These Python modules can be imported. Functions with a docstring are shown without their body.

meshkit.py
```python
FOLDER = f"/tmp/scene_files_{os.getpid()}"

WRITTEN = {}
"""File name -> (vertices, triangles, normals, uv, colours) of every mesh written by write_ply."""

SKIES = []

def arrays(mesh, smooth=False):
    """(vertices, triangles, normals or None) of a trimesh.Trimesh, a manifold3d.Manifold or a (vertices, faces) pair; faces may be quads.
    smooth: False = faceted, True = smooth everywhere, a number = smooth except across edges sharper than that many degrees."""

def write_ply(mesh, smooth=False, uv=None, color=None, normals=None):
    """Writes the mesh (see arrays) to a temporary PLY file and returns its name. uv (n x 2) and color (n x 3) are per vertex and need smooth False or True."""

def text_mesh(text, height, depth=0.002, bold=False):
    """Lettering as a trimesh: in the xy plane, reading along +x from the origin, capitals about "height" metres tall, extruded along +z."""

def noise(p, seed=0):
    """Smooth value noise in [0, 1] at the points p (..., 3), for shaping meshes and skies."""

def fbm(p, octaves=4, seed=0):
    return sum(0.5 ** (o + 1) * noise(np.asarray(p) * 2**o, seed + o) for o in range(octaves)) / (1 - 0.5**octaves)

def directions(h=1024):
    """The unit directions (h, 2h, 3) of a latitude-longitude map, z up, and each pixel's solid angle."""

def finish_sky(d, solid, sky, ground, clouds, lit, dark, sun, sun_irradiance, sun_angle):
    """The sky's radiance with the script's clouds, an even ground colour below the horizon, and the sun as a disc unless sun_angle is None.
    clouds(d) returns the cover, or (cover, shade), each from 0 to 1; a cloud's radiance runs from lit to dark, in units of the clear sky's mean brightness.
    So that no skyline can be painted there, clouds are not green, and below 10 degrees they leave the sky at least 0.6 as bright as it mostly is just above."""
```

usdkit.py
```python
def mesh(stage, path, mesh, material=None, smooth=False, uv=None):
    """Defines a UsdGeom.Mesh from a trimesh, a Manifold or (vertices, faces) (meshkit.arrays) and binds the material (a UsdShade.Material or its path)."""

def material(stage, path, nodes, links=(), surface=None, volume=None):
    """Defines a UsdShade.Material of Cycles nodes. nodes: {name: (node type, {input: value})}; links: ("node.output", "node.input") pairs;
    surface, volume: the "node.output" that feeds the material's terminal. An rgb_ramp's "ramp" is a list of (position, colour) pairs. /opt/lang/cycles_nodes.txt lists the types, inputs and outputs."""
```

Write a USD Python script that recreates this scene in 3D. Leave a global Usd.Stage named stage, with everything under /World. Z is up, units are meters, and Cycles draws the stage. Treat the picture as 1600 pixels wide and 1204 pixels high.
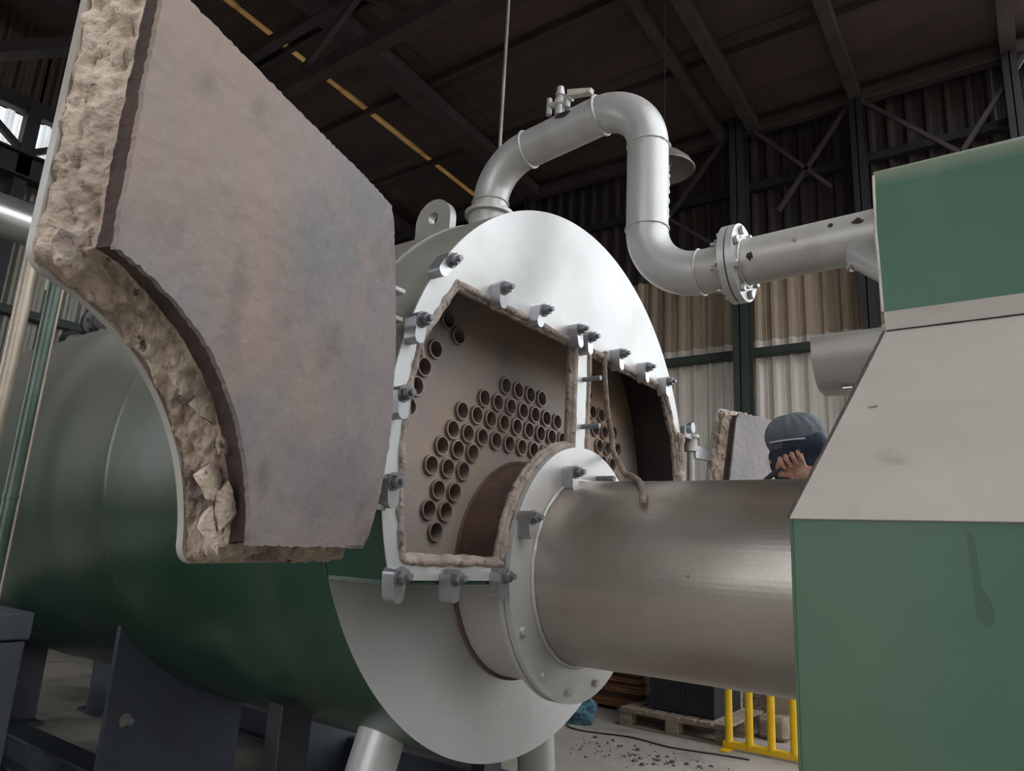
import math, random
import numpy as np
import trimesh
import shapely.geometry as sg
from shapely.ops import unary_union
import manifold3d as m3
import meshkit, usdkit
from pxr import Usd, UsdGeom, UsdLux, Gf, Sdf

random.seed(7); RNG = np.random.default_rng(7)
stage = Usd.Stage.CreateInMemory()
UsdGeom.SetStageUpAxis(stage, 'Z'); UsdGeom.SetStageMetersPerUnit(stage, 1.0)
UsdGeom.Xform.Define(stage, '/World'); UsdGeom.Scope.Define(stage, '/World/Looks')
UP = 1.5          # height of the boiler axis above the floor; everything below is written about the boiler axis
FL = -UP

# ------------------------------------------------------------------ camera, sky, exposure
EXPOSURE = 0.0
SKY = 1.08
cam = UsdGeom.Camera.Define(stage, '/World/camera')
cam.CreateHorizontalApertureAttr(36.0); cam.CreateVerticalApertureAttr(36.0 * 1204 / 1600)
cam.CreateFocalLengthAttr(1119.64 * 36 / 1600)
cam.CreateClippingRangeAttr(Gf.Vec2f(0.05, 500)); cam.CreateExposureAttr(EXPOSURE)
CAM = np.array([1.45299, -2.41899, -0.29494 + UP])
_yaw, _pitch, _roll = 2.20979776, 0.230237414, 0.0542223253
_F = np.array([math.cos(_pitch) * math.cos(_yaw), math.cos(_pitch) * math.sin(_yaw), math.sin(_pitch)])
_R0 = np.array([math.sin(_yaw), -math.cos(_yaw), 0]); _U0 = np.cross(_R0, _F)
_R = math.cos(_roll) * _R0 + math.sin(_roll) * _U0; _U = -math.sin(_roll) * _R0 + math.cos(_roll) * _U0
cam.AddTransformOp().Set(Gf.Matrix4d(*_R, 0, *_U, 0, *(-_F), 0, *CAM, 1))

sky = UsdLux.DomeLight.Define(stage, '/World/sky')      # even overcast sky, seen through the open sides of the shed
sky.CreateIntensityAttr(SKY); sky.CreateColorAttr(Gf.Vec3f(0.93, 0.97, 1.0))
sun = UsdLux.DistantLight.Define(stage, '/World/sun')   # hazy morning sun on the yard outside
sun.CreateIntensityAttr(0.5); sun.CreateAngleAttr(6.0); sun.CreateColorAttr(Gf.Vec3f(1.0, 0.93, 0.82))
SUN_DIR = np.array([0.20, 0.60, 0.75]); SUN_DIR /= np.linalg.norm(SUN_DIR)
_x = np.cross([0, 0, 1], SUN_DIR); _x /= np.linalg.norm(_x); _y = np.cross(SUN_DIR, _x)
sun.AddTransformOp().Set(Gf.Matrix4d(*_x, 0, *_y, 0, *SUN_DIR, 0, 0, 0, 20, 1))

# ------------------------------------------------------------------ scene helpers
_taken, LOC = {}, {}
def free(parent, name):
    k = _taken.get((parent, name), 0); _taken[(parent, name)] = k + 1
    return f'{parent}/{name}' if k == 0 else f'{parent}/{name}_{k:03d}'
def tag(prim, label=None, cat=None, group=None, kind=None):
    for k, v in (('label', label), ('category', cat), ('group', group), ('kind', kind)):
        if v: prim.SetCustomDataByKey(k, v)
def thing(name, label=None, cat=None, loc=(0, 0, FL), group=None, kind=None):
    path = free('/World', name); x = UsdGeom.Xform.Define(stage, path)
    x.AddTranslateOp().Set(Gf.Vec3d(loc[0], loc[1], loc[2] + UP)); LOC[path] = np.array(loc, float)
    tag(x.GetPrim(), label, cat, group, kind); return path
def put(name, mesh, mat, parent='/World', smooth=35, label=None, cat=None, group=None, kind=None):
    """one Mesh prim; mesh is given about the boiler axis in metres"""
    path = free(parent, name); v, f, n = meshkit.arrays(mesh, False)
    off = np.array([0, 0, UP]) if parent == '/World' else -LOC[parent]
    if parent != '/World': LOC[path] = LOC[parent]
    p = usdkit.mesh(stage, path, trimesh.Trimesh(v + off, f, process=False), MAT[mat], smooth=smooth)
    tag(p.GetPrim(), label, cat, group, kind); return path

def T(v, f): return trimesh.Trimesh(np.asarray(v, float), np.asarray(f, int), process=False)
def cat(*ms):
    ms = [m for m in ms if m is not None]
    return trimesh.util.concatenate(ms) if len(ms) > 1 else ms[0]
def box(x0, x1, y0, y1, z0, z1, b=0.0):
    h = np.array([x1 - x0, y1 - y0, z1 - z0]) / 2; c = np.array([x0 + x1, y0 + y1, z0 + z1]) / 2
    return obox(c, np.eye(3), h, b)
def obox(c, axes, h, b=0.0):
    """bevelled box: centre, rows of axes, half sizes"""
    h = np.asarray(h, float); pts = []
    if b <= 0:
        m = trimesh.creation.box(2 * h); v = m.vertices @ np.asarray(axes) + c
        return T(v, m.faces)
    for s in np.ndindex(2, 2, 2):
        s = 1 - 2 * np.array(s)
        for k in range(3):
            q = s * (h - b); q[k] = s[k] * h[k]; pts.append(q)
    m = trimesh.convex.convex_hull(np.array(pts))
    return T(m.vertices @ np.asarray(axes) + c, m.faces)
def frame_of(d):
    d = np.asarray(d, float); d = d / np.linalg.norm(d)
    a = np.cross(d, [0, 0, 1.0] if abs(d[2]) < .9 else [1.0, 0, 0]); a /= np.linalg.norm(a)
    return d, a, np.cross(d, a)
def rod(p0, p1, r0, r1=None, n=24, caps=True):
    return tube([p0, p1], [r0, r0 if r1 is None else r1], n, caps)
def tube(pts, r, n=16, caps=True, closed=False):
    p = np.asarray(pts, float); r = np.broadcast_to(np.asarray(r, float), (len(p),))
    if closed: t = np.roll(p, -1, 0) - np.roll(p, 1, 0)
    else: t = np.gradient(p, axis=0)
    t /= np.linalg.norm(t, axis=1, keepdims=True) + 1e-12
    _, a, _ = frame_of(t[0]); A = []
    for k in range(len(p)):
        a = a - t[k] * (a @ t[k]); a /= np.linalg.norm(a); A.append(a)
    A = np.array(A); B = np.cross(t, A); g = np.arange(n) * 2 * np.pi / n
    v = (p[:, None] + r[:, None, None] * (np.cos(g)[None, :, None] * A[:, None] + np.sin(g)[None, :, None] * B[:, None])).reshape(-1, 3)
    m = len(p); f = []
    for i in range(m if closed else m - 1):
        i2 = (i + 1) % m
        for j in range(n):
            j2 = (j + 1) % n; a0, b0, c0, d0 = i * n + j, i * n + j2, i2 * n + j2, i2 * n + j
            f += [(a0, b0, c0), (a0, c0, d0)]
    if caps and not closed:
        v = np.vstack([v, p[0], p[-1]]); c0, c1 = len(v) - 2, len(v) - 1
        for j in range(n):
            j2 = (j + 1) % n; f += [(c0, j2, j), (c1, (m - 1) * n + j, (m - 1) * n + j2)]
    return T(v, f)
def lathe_x(prof, cy=0, cz=0, n=96, a0=0, a1=2 * np.pi):
    """profile of (x, r) turned about the line y=cy, z=cz; the angle runs from +y towards +z"""
    prof = np.asarray(prof, float); full = abs(a1 - a0 - 2 * np.pi) < 1e-6
    g = np.linspace(a0, a1, n + 1)[:n if full else n + 1]; k = len(g)
    v = np.array([(x, cy + r * np.cos(t), cz + r * np.sin(t)) for x, r in prof for t in g]); f = []
    for i in range(len(prof) - 1):
        for j in range(k if full else k - 1):
            j2 = (j + 1) % k; a, b, c, d = i * k + j, i * k + j2, (i + 1) * k + j2, (i + 1) * k + j
            f += [(a, c, b), (a, d, c)]
    return T(v, f)
def lathe(prof, p0, d, n=32):
    """profile of (along, radius) turned about the line from p0 along d"""
    d, a, b = frame_of(d); m = lathe_x(prof, n=n)
    return T(np.asarray(p0) + m.vertices @ np.array([d, a, b]), m.faces)
def poly(p): return p if hasattr(p, 'geom_type') else sg.Polygon(p)
def extrude(p, h):
    p = poly(p); ps = getattr(p, 'geoms', [p])
    return cat(*[trimesh.creation.extrude_polygon(q, h, engine='earcut') for q in ps if q.area > 1e-9])
def plate_x(p, x0, x1):
    """(y, z) outline between two x planes"""
    m = extrude(p, x1 - x0); v = m.vertices
    return T(np.c_[v[:, 2] + x0, v[:, 0], v[:, 1]], m.faces)
def plate_y(p, y0, y1):
    """(x, z) outline between two y planes"""
    m = extrude(p, y1 - y0); v = m.vertices
    return T(np.c_[v[:, 0], y0 + v[:, 2], v[:, 1]], m.faces[:, ::-1])
def plate_z(p, z0, z1):
    m = extrude(p, z1 - z0); return T(m.vertices + [0, 0, z0], m.faces)
def hull(pts): 
    m = trimesh.convex.convex_hull(np.asarray(pts, float)); return T(m.vertices, m.faces)
def hexa(p0, d, r, h, rot=0):
    d, a, b = frame_of(d); g = np.arange(6) * np.pi / 3 + rot; out = []
    for t, s in ((0, .92), (.12 * h, 1), (.85 * h, 1), (h, .88)):
        out += [np.asarray(p0) + d * t + s * r * (math.cos(x) * a + math.sin(x) * b) for x in g]
    return hull(out)
def circle(cy, cz, r, n=96): return sg.Point(cy, cz).buffer(r, n)
def resample(pts, step, closed=True):
    p = np.asarray(pts, float); q = np.vstack([p, p[:1]]) if closed else p
    s = np.r_[0, np.cumsum(np.linalg.norm(np.diff(q, axis=0), axis=1))]
    t = np.linspace(0, s[-1], max(4, int(s[-1] / step)) + 1); t = t[:-1] if closed else t
    return np.c_[[np.interp(t, s, q[:, k]) for k in range(q.shape[1])]].T
def lumpy(m, amp, freq, seed=0, octaves=4):
    v, f, n = meshkit.arrays(m, True)
    return T(v + n * ((meshkit.fbm(v * freq, octaves, seed) - .5) * 2 * amp)[:, None], f)
def subdiv(m, edge):
    v, f = trimesh.remesh.subdivide_to_size(m.vertices, m.faces, edge); return T(v, f)

# ------------------------------------------------------------------ materials
MAT = {}
def L(r, g, b):      # sRGB 0-255 to linear
    c = np.array([r, g, b]) / 255.0
    return tuple(np.where(c <= .04045, c / 12.92, ((c + .055) / 1.055) ** 2.4))
def mat(name, c1, c2, scale=3, rough=.55, metal=0.0, stain=None, sscale=1.2, spos=(.5, .7), spec=None, sstain=(.62, .68), s2=22,
        bump=0.0, bscale=60, stretch=(1, 1, 1), detail=5, dust=None, dz=None, coat=0.0, lo=.35, hi=.65):
    """two tones in noise, an optional large stain, small specks (chips), and dust that gathers on upward faces / with height"""
    n = {'geo': ('geometry', {}), 'map': ('mapping', {'scale': stretch}), 'n1': ('noise_texture', {'scale': scale, 'detail': detail, 'roughness': .6}),
         'r1': ('rgb_ramp', {'ramp': [(lo, c1), (hi, c2)]}), 'p': ('principled_bsdf', {'roughness': rough, 'metallic': metal, 'coat_weight': coat, 'coat_roughness': .25})}
    l = [('geo.position', 'map.vector'), ('map.vector', 'n1.vector'), ('n1.fac', 'r1.fac')]; out = 'r1.color'
    if stain:
        n |= {'n2': ('noise_texture', {'scale': sscale, 'detail': 4, 'distortion': .4}), 'r2': ('rgb_ramp', {'ramp': [(spos[0], (0, 0, 0)), (spos[1], (1, 1, 1))]}),
              'm2': ('mix', {'color2': stain})}
        l += [('map.vector', 'n2.vector'), ('n2.fac', 'r2.fac'), ('r2.color', 'm2.fac'), (out, 'm2.color1')]; out = 'm2.color'
    if dust:
        n |= {'sep': ('separate_xyz', {}), 'mr': ('map_range', {'from_min': dz[0] + UP, 'from_max': dz[1] + UP, 'clamp': True}), 'n4': ('noise_texture', {'scale': 2.2, 'detail': 5}),
              'ma': ('math', {'math_type': 'multiply_add', 'value2': .5, 'use_clamp': True}), 'mb': ('math', {'math_type': 'subtract', 'value2': .25}), 'm4': ('mix', {'color2': dust})}
        l += [('geo.position', 'sep.vector'), ('sep.z', 'mr.value'), ('map.vector', 'n4.vector'), ('n4.fac', 'ma.value1'), ('mr.result', 'mb.value1'), ('mb.value', 'ma.value3'), ('ma.value', 'm4.fac'), (out, 'm4.color1')]; out = 'm4.color'
    if spec:
        n |= {'n3': ('noise_texture', {'scale': s2, 'detail': 3}), 'r3': ('rgb_ramp', {'ramp': [(sstain[0], (0, 0, 0)), (sstain[1], (1, 1, 1))]}), 'm3': ('mix', {'color2': spec})}
        l += [('map.vector', 'n3.vector'), ('n3.fac', 'r3.fac'), ('r3.color', 'm3.fac'), (out, 'm3.color1')]; out = 'm3.color'
    l.append((out, 'p.base_color'))
    if bump:
        n |= {'nb': ('noise_texture', {'scale': bscale, 'detail': 4}), 'b': ('bump', {'strength': bump, 'distance': .01})}
        l += [('map.vector', 'nb.vector'), ('nb.fac', 'b.height'), ('b.normal', 'p.normal')]
    MAT[name] = usdkit.material(stage, f'/World/Looks/{name}', n, l, surface='p.BSDF')

mat('silver', L(180, 179, 178), L(190, 189, 187), 3, .40, .35, stain=L(164, 158, 152), sscale=1.6, spec=L(122, 110, 102), s2=30, sstain=(.76, .79), bump=.08)
mat('silver_disc', L(184, 184, 184), L(192, 192, 191), 2.4, .38, .4, stain=L(166, 163, 159), sscale=1.7, spos=(.52, .72), bump=.05)
mat('silver_old', L(172, 168, 163), L(182, 178, 173), 3, .42, .2, stain=L(152, 142, 132), sscale=1.4, spec=L(110, 98, 90), s2=16, sstain=(.72, .77), bump=.08)
mat('duct_steel', L(176, 168, 161), L(162, 153, 145), 1.6, .34, .7, stain=L(148, 130, 114), sscale=1.5, spos=(.48, .66), spec=L(100, 90, 84), s2=26, sstain=(.74, .78), bump=.03)
mat('shell_green', L(40, 66, 49), L(35, 60, 44), 1.4, .28, .0, dust=L(146, 141, 134), dz=(-.25, .85), stain=L(50, 72, 58), sscale=.9, coat=.15, bump=.05, bscale=14)
mat('machine_green', L(62, 98, 78), L(56, 92, 72), 1.2, .5, .0, stain=L(86, 98, 78), sscale=.8, spos=(.52, .78), bump=.04)
mat('drip_green', L(46, 78, 61), L(50, 80, 64), 8, .5)
mat('machine_green_top', L(56, 100, 78), L(50, 94, 72), 1.6, .5, .0, dust=L(178, 166, 152), dz=(.84, .98), bump=.08)  # cream tone mixed in through dust, growing towards the top edge
mat('cream', L(176, 168, 161), L(168, 160, 152), 2.0, .5, .0, stain=L(156, 147, 138), sscale=3.2, spos=(.6, .72), spec=L(110, 102, 94), s2=13, sstain=(.75, .78), stretch=(1, 1, 2.2), bump=.08)
mat('cream_chip', L(205, 200, 192), L(180, 172, 160), 20, .6)
mat('rust_plate', L(124, 114, 111), L(105, 101, 103), 2.6, .60, .0, stain=L(132, 113, 102), sscale=1.7, spos=(.50, .68), spec=L(90, 82, 81), s2=7, sstain=(.58, .82), bump=.5, bscale=26, detail=8, lo=.36, hi=.64)
mat('soot_sheet', L(146, 132, 123), L(130, 121, 117), 3, .7, .0, stain=L(154, 128, 106), sscale=2.2, spos=(.46, .62), bump=.25, bscale=60)
mat('soot_dark', L(62, 54, 52), L(46, 42, 44), 5, .85, bump=.3, bscale=50)
mat('rust_brown', L(104, 78, 66), L(74, 60, 56), 4, .75, .0, stain=L(58, 48, 46), sscale=3, bump=.3, bscale=60)
mat('tube_ring', L(150, 134, 124), L(124, 108, 99), 20, .5, .2, bump=.2)
mat('black_bore', L(30, 26, 26), L(24, 21, 22), 8, .9)
mat('refractory', L(190, 174, 158), L(150, 132, 118), 9, .9, .0, stain=L(112, 98, 90), sscale=7, spos=(.52, .68), spec=L(84, 70, 64), s2=34, sstain=(.66, .72), bump=.8, bscale=90)
mat('refractory_grey', L(170, 160, 152), L(134, 122, 116), 9, .9, .0, stain=L(100, 94, 92), sscale=6, spos=(.45, .62), bump=.8, bscale=90)
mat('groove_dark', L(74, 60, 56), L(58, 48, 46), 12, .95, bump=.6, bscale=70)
mat('gasket', L(164, 150, 140), L(128, 116, 108), 14, .92, .0, spec=L(98, 84, 78), s2=30, sstain=(.6, .66), bump=.7, bscale=80)
mat('rope', L(150, 134, 120), L(116, 102, 92), 40, .95, bump=.8, bscale=160)
mat('nut_steel', L(128, 128, 132), L(106, 106, 110), 30, .40, .3, bump=.1)
mat('clamp_grey', L(186, 186, 190), L(168, 168, 172), 12, .36, .8, spec=L(130, 124, 120), s2=40, sstain=(.72, .76))
mat('hinge_paint', L(186, 184, 182), L(150, 146, 142), 10, .5, .1, bump=.1)
mat('wall_sheet', L(236, 230, 221), L(222, 214, 204), 1.2, .38, .2, stain=L(196, 186, 174), sscale=.8, spos=(.5, .75), bump=.03, stretch=(1.5, 1, .25))
mat('wall_sheet_half_shade', L(198, 180, 158), L(178, 160, 140), 1.2, .42, .15, stain=L(140, 124, 110), sscale=.8, spos=(.45, .7), bump=.03, stretch=(1.5, 1, .25))  # middle course: partial shade put into a duller sheet colour
mat('wall_sheet_shade', L(78, 70, 68), L(62, 56, 56), 1.2, .6, .1, stain=L(50, 46, 48), sscale=.8, spos=(.45, .7), bump=.05, stretch=(1.5, 1, .25))  # top course: shade under the roof painted as a dark sheet colour
mat('wall_end', L(160, 158, 146), L(140, 136, 124), 1.2, .5, .2, stain=L(116, 112, 100), sscale=1.0, stretch=(1, 1.5, .25), bump=.05)
mat('steel_green', L(58, 68, 62), L(48, 56, 52), 3, .6, bump=.05)
mat('steel_dark', L(52, 50, 54), L(42, 40, 44), 3, .65, .1, bump=.08)
mat('roof_under', L(92, 75, 70), L(74, 62, 60), .9, .85, .0, stain=L(58, 50, 52), sscale=.5, stretch=(.6, 3, 1), bump=.1, bscale=20)
mat('roof_steel', L(80, 71, 70), L(64, 58, 59), 3, .7, .1)
mat('floor', L(168, 160, 151), L(150, 142, 134), 1.2, .85, .0, stain=L(128, 120, 112), sscale=2.4, spos=(.52, .7), spec=L(96, 90, 85), s2=16, sstain=(.70, .76), bump=.35, bscale=24)
mat('yard', L(112, 104, 94), L(100, 94, 84), .5, .9, bump=.2, bscale=8)
mat('pipe_green', L(58, 76, 64), L(50, 68, 56), 6, .34, .2, stain=L(78, 90, 80), sscale=3, bump=.05)
mat('pipe_pale', L(176, 164, 148), L(158, 146, 132), 5, .42, .35, bump=.05)
mat('duct_alu', L(196, 196, 192), L(180, 180, 176), 4, .28, .7, bump=.06, bscale=30)
mat('valve_iron', L(128, 130, 128), L(96, 98, 98), 10, .45, .3, bump=.15)
mat('black_iron', L(56, 58, 62), L(42, 44, 48), 10, .55, .2, bump=.15)
mat('blue_steel', L(66, 72, 83), L(57, 62, 72), 2.4, .45, .15, stain=L(76, 81, 90), sscale=3, bump=.1)
mat('bin_steel', L(92, 96, 104), L(80, 84, 92), 2.4, .5, .1, bump=.08)
mat('yellow', L(236, 190, 28), L(226, 178, 24), 8, .42, .0, spec=L(170, 140, 50), s2=40, sstain=(.72, .76))
mat('pallet_wood', L(158, 142, 126), L(130, 114, 100), 6, .85, .0, stretch=(1, 8, 8), stain=L(112, 98, 86), sscale=4, bump=.3)
mat('board_wood', L(176, 128, 92), L(146, 100, 70), 6, .8, .0, stretch=(1.2, 6, 12), stain=L(110, 76, 56), sscale=3, bump=.2)
mat('board_dark', L(96, 66, 50), L(70, 50, 42), 6, .8, .0, stretch=(1.2, 6, 12), bump=.2)
mat('crate_dark', L(38, 42, 50), L(28, 31, 38), 3, .45, .0, bump=.1)
mat('teal_cloth', L(84, 118, 132), L(62, 92, 106), 12, .9, bump=.5)
mat('panel_beige', L(150, 138, 118), L(132, 120, 104), 3, .8, .0, stain=L(110, 100, 88), sscale=4, bump=.3, bscale=20)
mat('rubble', L(136, 126, 112), L(98, 90, 82), 14, .95, .0, spec=L(60, 56, 54), s2=40, sstain=(.58, .64), bump=.9, bscale=40)
mat('debris', L(104, 98, 93), L(78, 74, 71), 20, .95, bump=.5)
mat('cap_cloth', L(104, 109, 116), L(88, 94, 102), 14, .95, bump=.4, bscale=140)
mat('scarf_cloth', L(50, 56, 72), L(40, 46, 60), 14, .95, bump=.4, bscale=140)
mat('shirt_cloth', L(46, 52, 68), L(38, 44, 58), 12, .95, bump=.4, bscale=140)
mat('trousers', L(52, 56, 66), L(44, 48, 58), 12, .95, bump=.4)
mat('skin', L(186, 142, 122), L(168, 124, 106), 20, .55, bump=.15, bscale=160)
mat('boot', L(46, 40, 38), L(36, 32, 30), 12, .6)
mat('seam_white', L(214, 214, 218), L(190, 190, 196), 30, .8)
mat('lamp_metal', L(150, 146, 142), L(128, 122, 118), 6, .45, .2)
mat('rust_chip', L(86, 74, 70), L(66, 58, 56), 20, .8, bump=.4)
MAT['clear_sheet'] = usdkit.material(stage, '/World/Looks/clear_sheet', {'g': ('geometry', {}), 'n': ('noise_texture', {'scale': 1.5}), 'r': ('rgb_ramp', {'ramp': [(.35, (.82, .83, .84)), (.65, (.72, .72, .72))]}), 't': ('translucent_bsdf', {}), 'd': ('diffuse_bsdf', {'color': (.6, .6, .6)}), 'm': ('mix_closure', {'fac': .25})},
    [('g.position', 'n.vector'), ('n.fac', 'r.fac'), ('r.color', 't.color'), ('t.BSDF', 'm.closure1'), ('d.BSDF', 'm.closure2')], surface='m.closure')
MAT['amber_sheet'] = usdkit.material(stage, '/World/Looks/amber_sheet', {'g': ('geometry', {}), 'n': ('noise_texture', {'scale': 2.5}), 'r': ('rgb_ramp', {'ramp': [(.35, (.33, .25, .15)), (.65, (.26, .19, .11))]}), 't': ('translucent_bsdf', {}), 'd': ('diffuse_bsdf', {'color': (.3, .2, .1)}), 'm': ('mix_closure', {'fac': .15})},
    [('g.position', 'n.vector'), ('n.fac', 'r.fac'), ('r.color', 't.color'), ('t.BSDF', 'm.closure1'), ('d.BSDF', 'm.closure2')], surface='m.closure')

# ------------------------------------------------------------------ the shed
X0, X1, Y0, Y1 = -8.0, 4.0, -4.6, 6.0
XR = 2.1          # the roof ends here; beyond it lies the open yard
def roof_z(y): return 5.22 + .075 * (Y1 - y)
put('floor', box(X0 - .5, X1, Y0, Y1 + .3, FL - .2, FL), 'floor', kind='structure')
put('yard', cat(box(X1, 60, -60, 40, FL - .25, FL - .02), box(-40, X1, -60, Y0, FL - .25, FL - .02)), 'yard', kind='structure')

PITCH, RIB = .196, .055
def corrugated(n, h, along, origin, inward, depth=RIB, pitch=PITCH):
    """n ribs of trapezoidal sheet, a thin solid"""
    prof = []
    for k in range(n):
        b = k * pitch
        prof += [(b, 0), (b + .030, 0), (b + .036, .005), (b + .042, .005), (b + .048, 0), (b + .086, 0), (b + .114, depth), (b + .150, depth), (b + .188, 0)]
    prof.append((n * pitch + .03, 0)); prof = np.array(prof)
    along, inward = np.asarray(along, float), np.asarray(inward, float); t = .0012
    rows = []
    for z in (0, h):
        for off in (t, 0):
            rows.append(np.asarray(origin) + prof[:, :1] * along + (prof[:, 1:] + off) * inward + np.array([0, 0, z]))
    k = len(prof); v = np.vstack(rows); f = []
    for i in range(k - 1):
        a, b, c, d = i, i + 1, 2 * k + i + 1, 2 * k + i; f += [(a, b, c), (a, c, d)]
        a, b, c, d = k + i, k + i + 1, 3 * k + i + 1, 3 * k + i; f += [(a, c, b), (a, d, c)]
        f += [(i, k + i, k + i + 1), (i, k + i + 1, i + 1), (2 * k + i, 3 * k + i + 1, 3 * k + i), (2 * k + i, 2 * k + i + 1, 3 * k + i + 1)]
    return T(v, f)

wb = thing('wall_back', kind='structure', loc=(0, Y1, FL))
SW = 5 * PITCH
LAP = 2.36
k = 0
x = 1.95
while x > X0 - .1:
    xs = x
    put('wall_sheet', corrugated(5, LAP + .06 - FL, (-1, 0, 0), (xs, Y1 - (.002 if k % 2 else 0), FL), (0, -1, 0)), 'wall_sheet', wb, smooth=False)
    put('wall_sheet', corrugated(5, 3.42 - LAP, (-1, 0, 0), (xs, Y1 - .004 - (.002 if k % 2 else 0), LAP), (0, -1, 0)), 'wall_sheet_half_shade', wb, smooth=False)
    put('wall_sheet', corrugated(5, 5.20 - 3.38, (-1, 0, 0), (xs, Y1 - .008 - (.002 if k % 2 else 0), 3.38), (0, -1, 0)), 'wall_sheet_shade', wb, smooth=False)
    x -= SW; k += 1
for z in (2.14, -.3, 4.3): put('girt', box(X0, 1.95, Y1 - .16, Y1 - .045, z, z + .10, .008), 'steel_green' if z < 3 else 'steel_dark', wb)
def ibeam(x, y, z0, z1, w=.2, d=.22, axis=0):
    """upright I column, flanges facing -y"""
    o = cat(box(x - w / 2, x + w / 2, y - d / 2, y - d / 2 + .014, z0, z1), box(x - w / 2, x + w / 2, y + d / 2 - .014, y + d / 2, z0, z1), box(x - .006, x + .006, y - d / 2, y + d / 2, z0, z1))
    return o
for xc in (-4.4, -1.22, .16, 1.62): put('column', ibeam(xc, Y1 - .28, FL, roof_z(Y1 - .28) - .02, .17 if xc == -1.22 else .13), 'steel_green' if xc == -1.22 else 'steel_dark', wb, smooth=False)
put('eave_beam', box(X0, 1.95, Y1 - .34, Y1 - .2, 5.0, 5.14, .008), 'roof_steel', wb)
def strut(p, q, w, m, parent, name='brace'):
    d, a, b = frame_of(np.subtract(q, p)); put(name, obox((np.add(p, q)) / 2, np.array([d, a, b]), (np.linalg.norm(np.subtract(q, p)) / 2, w, w)), m, parent, smooth=False)
yb = Y1 - .32
for p, q in (((.1, yb, 5.0), (-.75, yb, 3.85)), ((.2, yb, 5.0), (1.25, yb, 3.9)), ((-1.35, yb, 5.05), (-2.6, yb, 3.6)), ((-2.75, yb, 4.6), (-1.5, yb, 3.55)), ((1.75, yb, 4.95), (.9, yb, 3.7)), ((-1.05, yb, 5.05), (-.15, yb, 4.0))):
    strut(p, q, .022, 'roof_steel', wb)

wl = thing('wall_left', kind='structure', loc=(X0, 0, FL))
y = Y0
while y < Y1 - .2:
    n = min(5, int((Y1 - y) / PITCH))
    put('wall_sheet', corrugated(n, 3.80 - FL, (0, 1, 0), (X0, y, FL), (1, 0, 0)), 'wall_end', wl, smooth=False)
    put('clear_sheet', corrugated(n, .75, (0, 1, 0), (X0, y, 3.78), (1, 0, 0)), 'clear_sheet', wl, smooth=False)
    put('wall_sheet', corrugated(n, roof_z(y) - 4.5 + .1, (0, 1, 0), (X0 + .003, y, 4.5), (1, 0, 0)), 'roof_under', wl, smooth=False)
    y += SW
put('girt', box(X0 + .05, X0 + .16, Y0, Y1, 2.06, 2.16, .008), 'steel_green', wl)
put('crane_beam', cat(box(X0 + .25, X0 + .45, Y0, Y1, 3.58, 3.60), box(X0 + .34, X0 + .36, Y0, Y1, 3.60, 3.86), box(X0 + .25, X0 + .45, Y0, Y1, 3.86, 3.88)), 'steel_dark', wl, smooth=False)
put('crane_beam', box(X0 + .2, X0 + .32, Y0, Y1, 4.42, 4.60), 'steel_dark', wl, smooth=False)
put('girt', box(X0 + .05, X0 + .2, Y0, Y1, 3.30, 3.42), 'steel_dark', wl, smooth=False)
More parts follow.
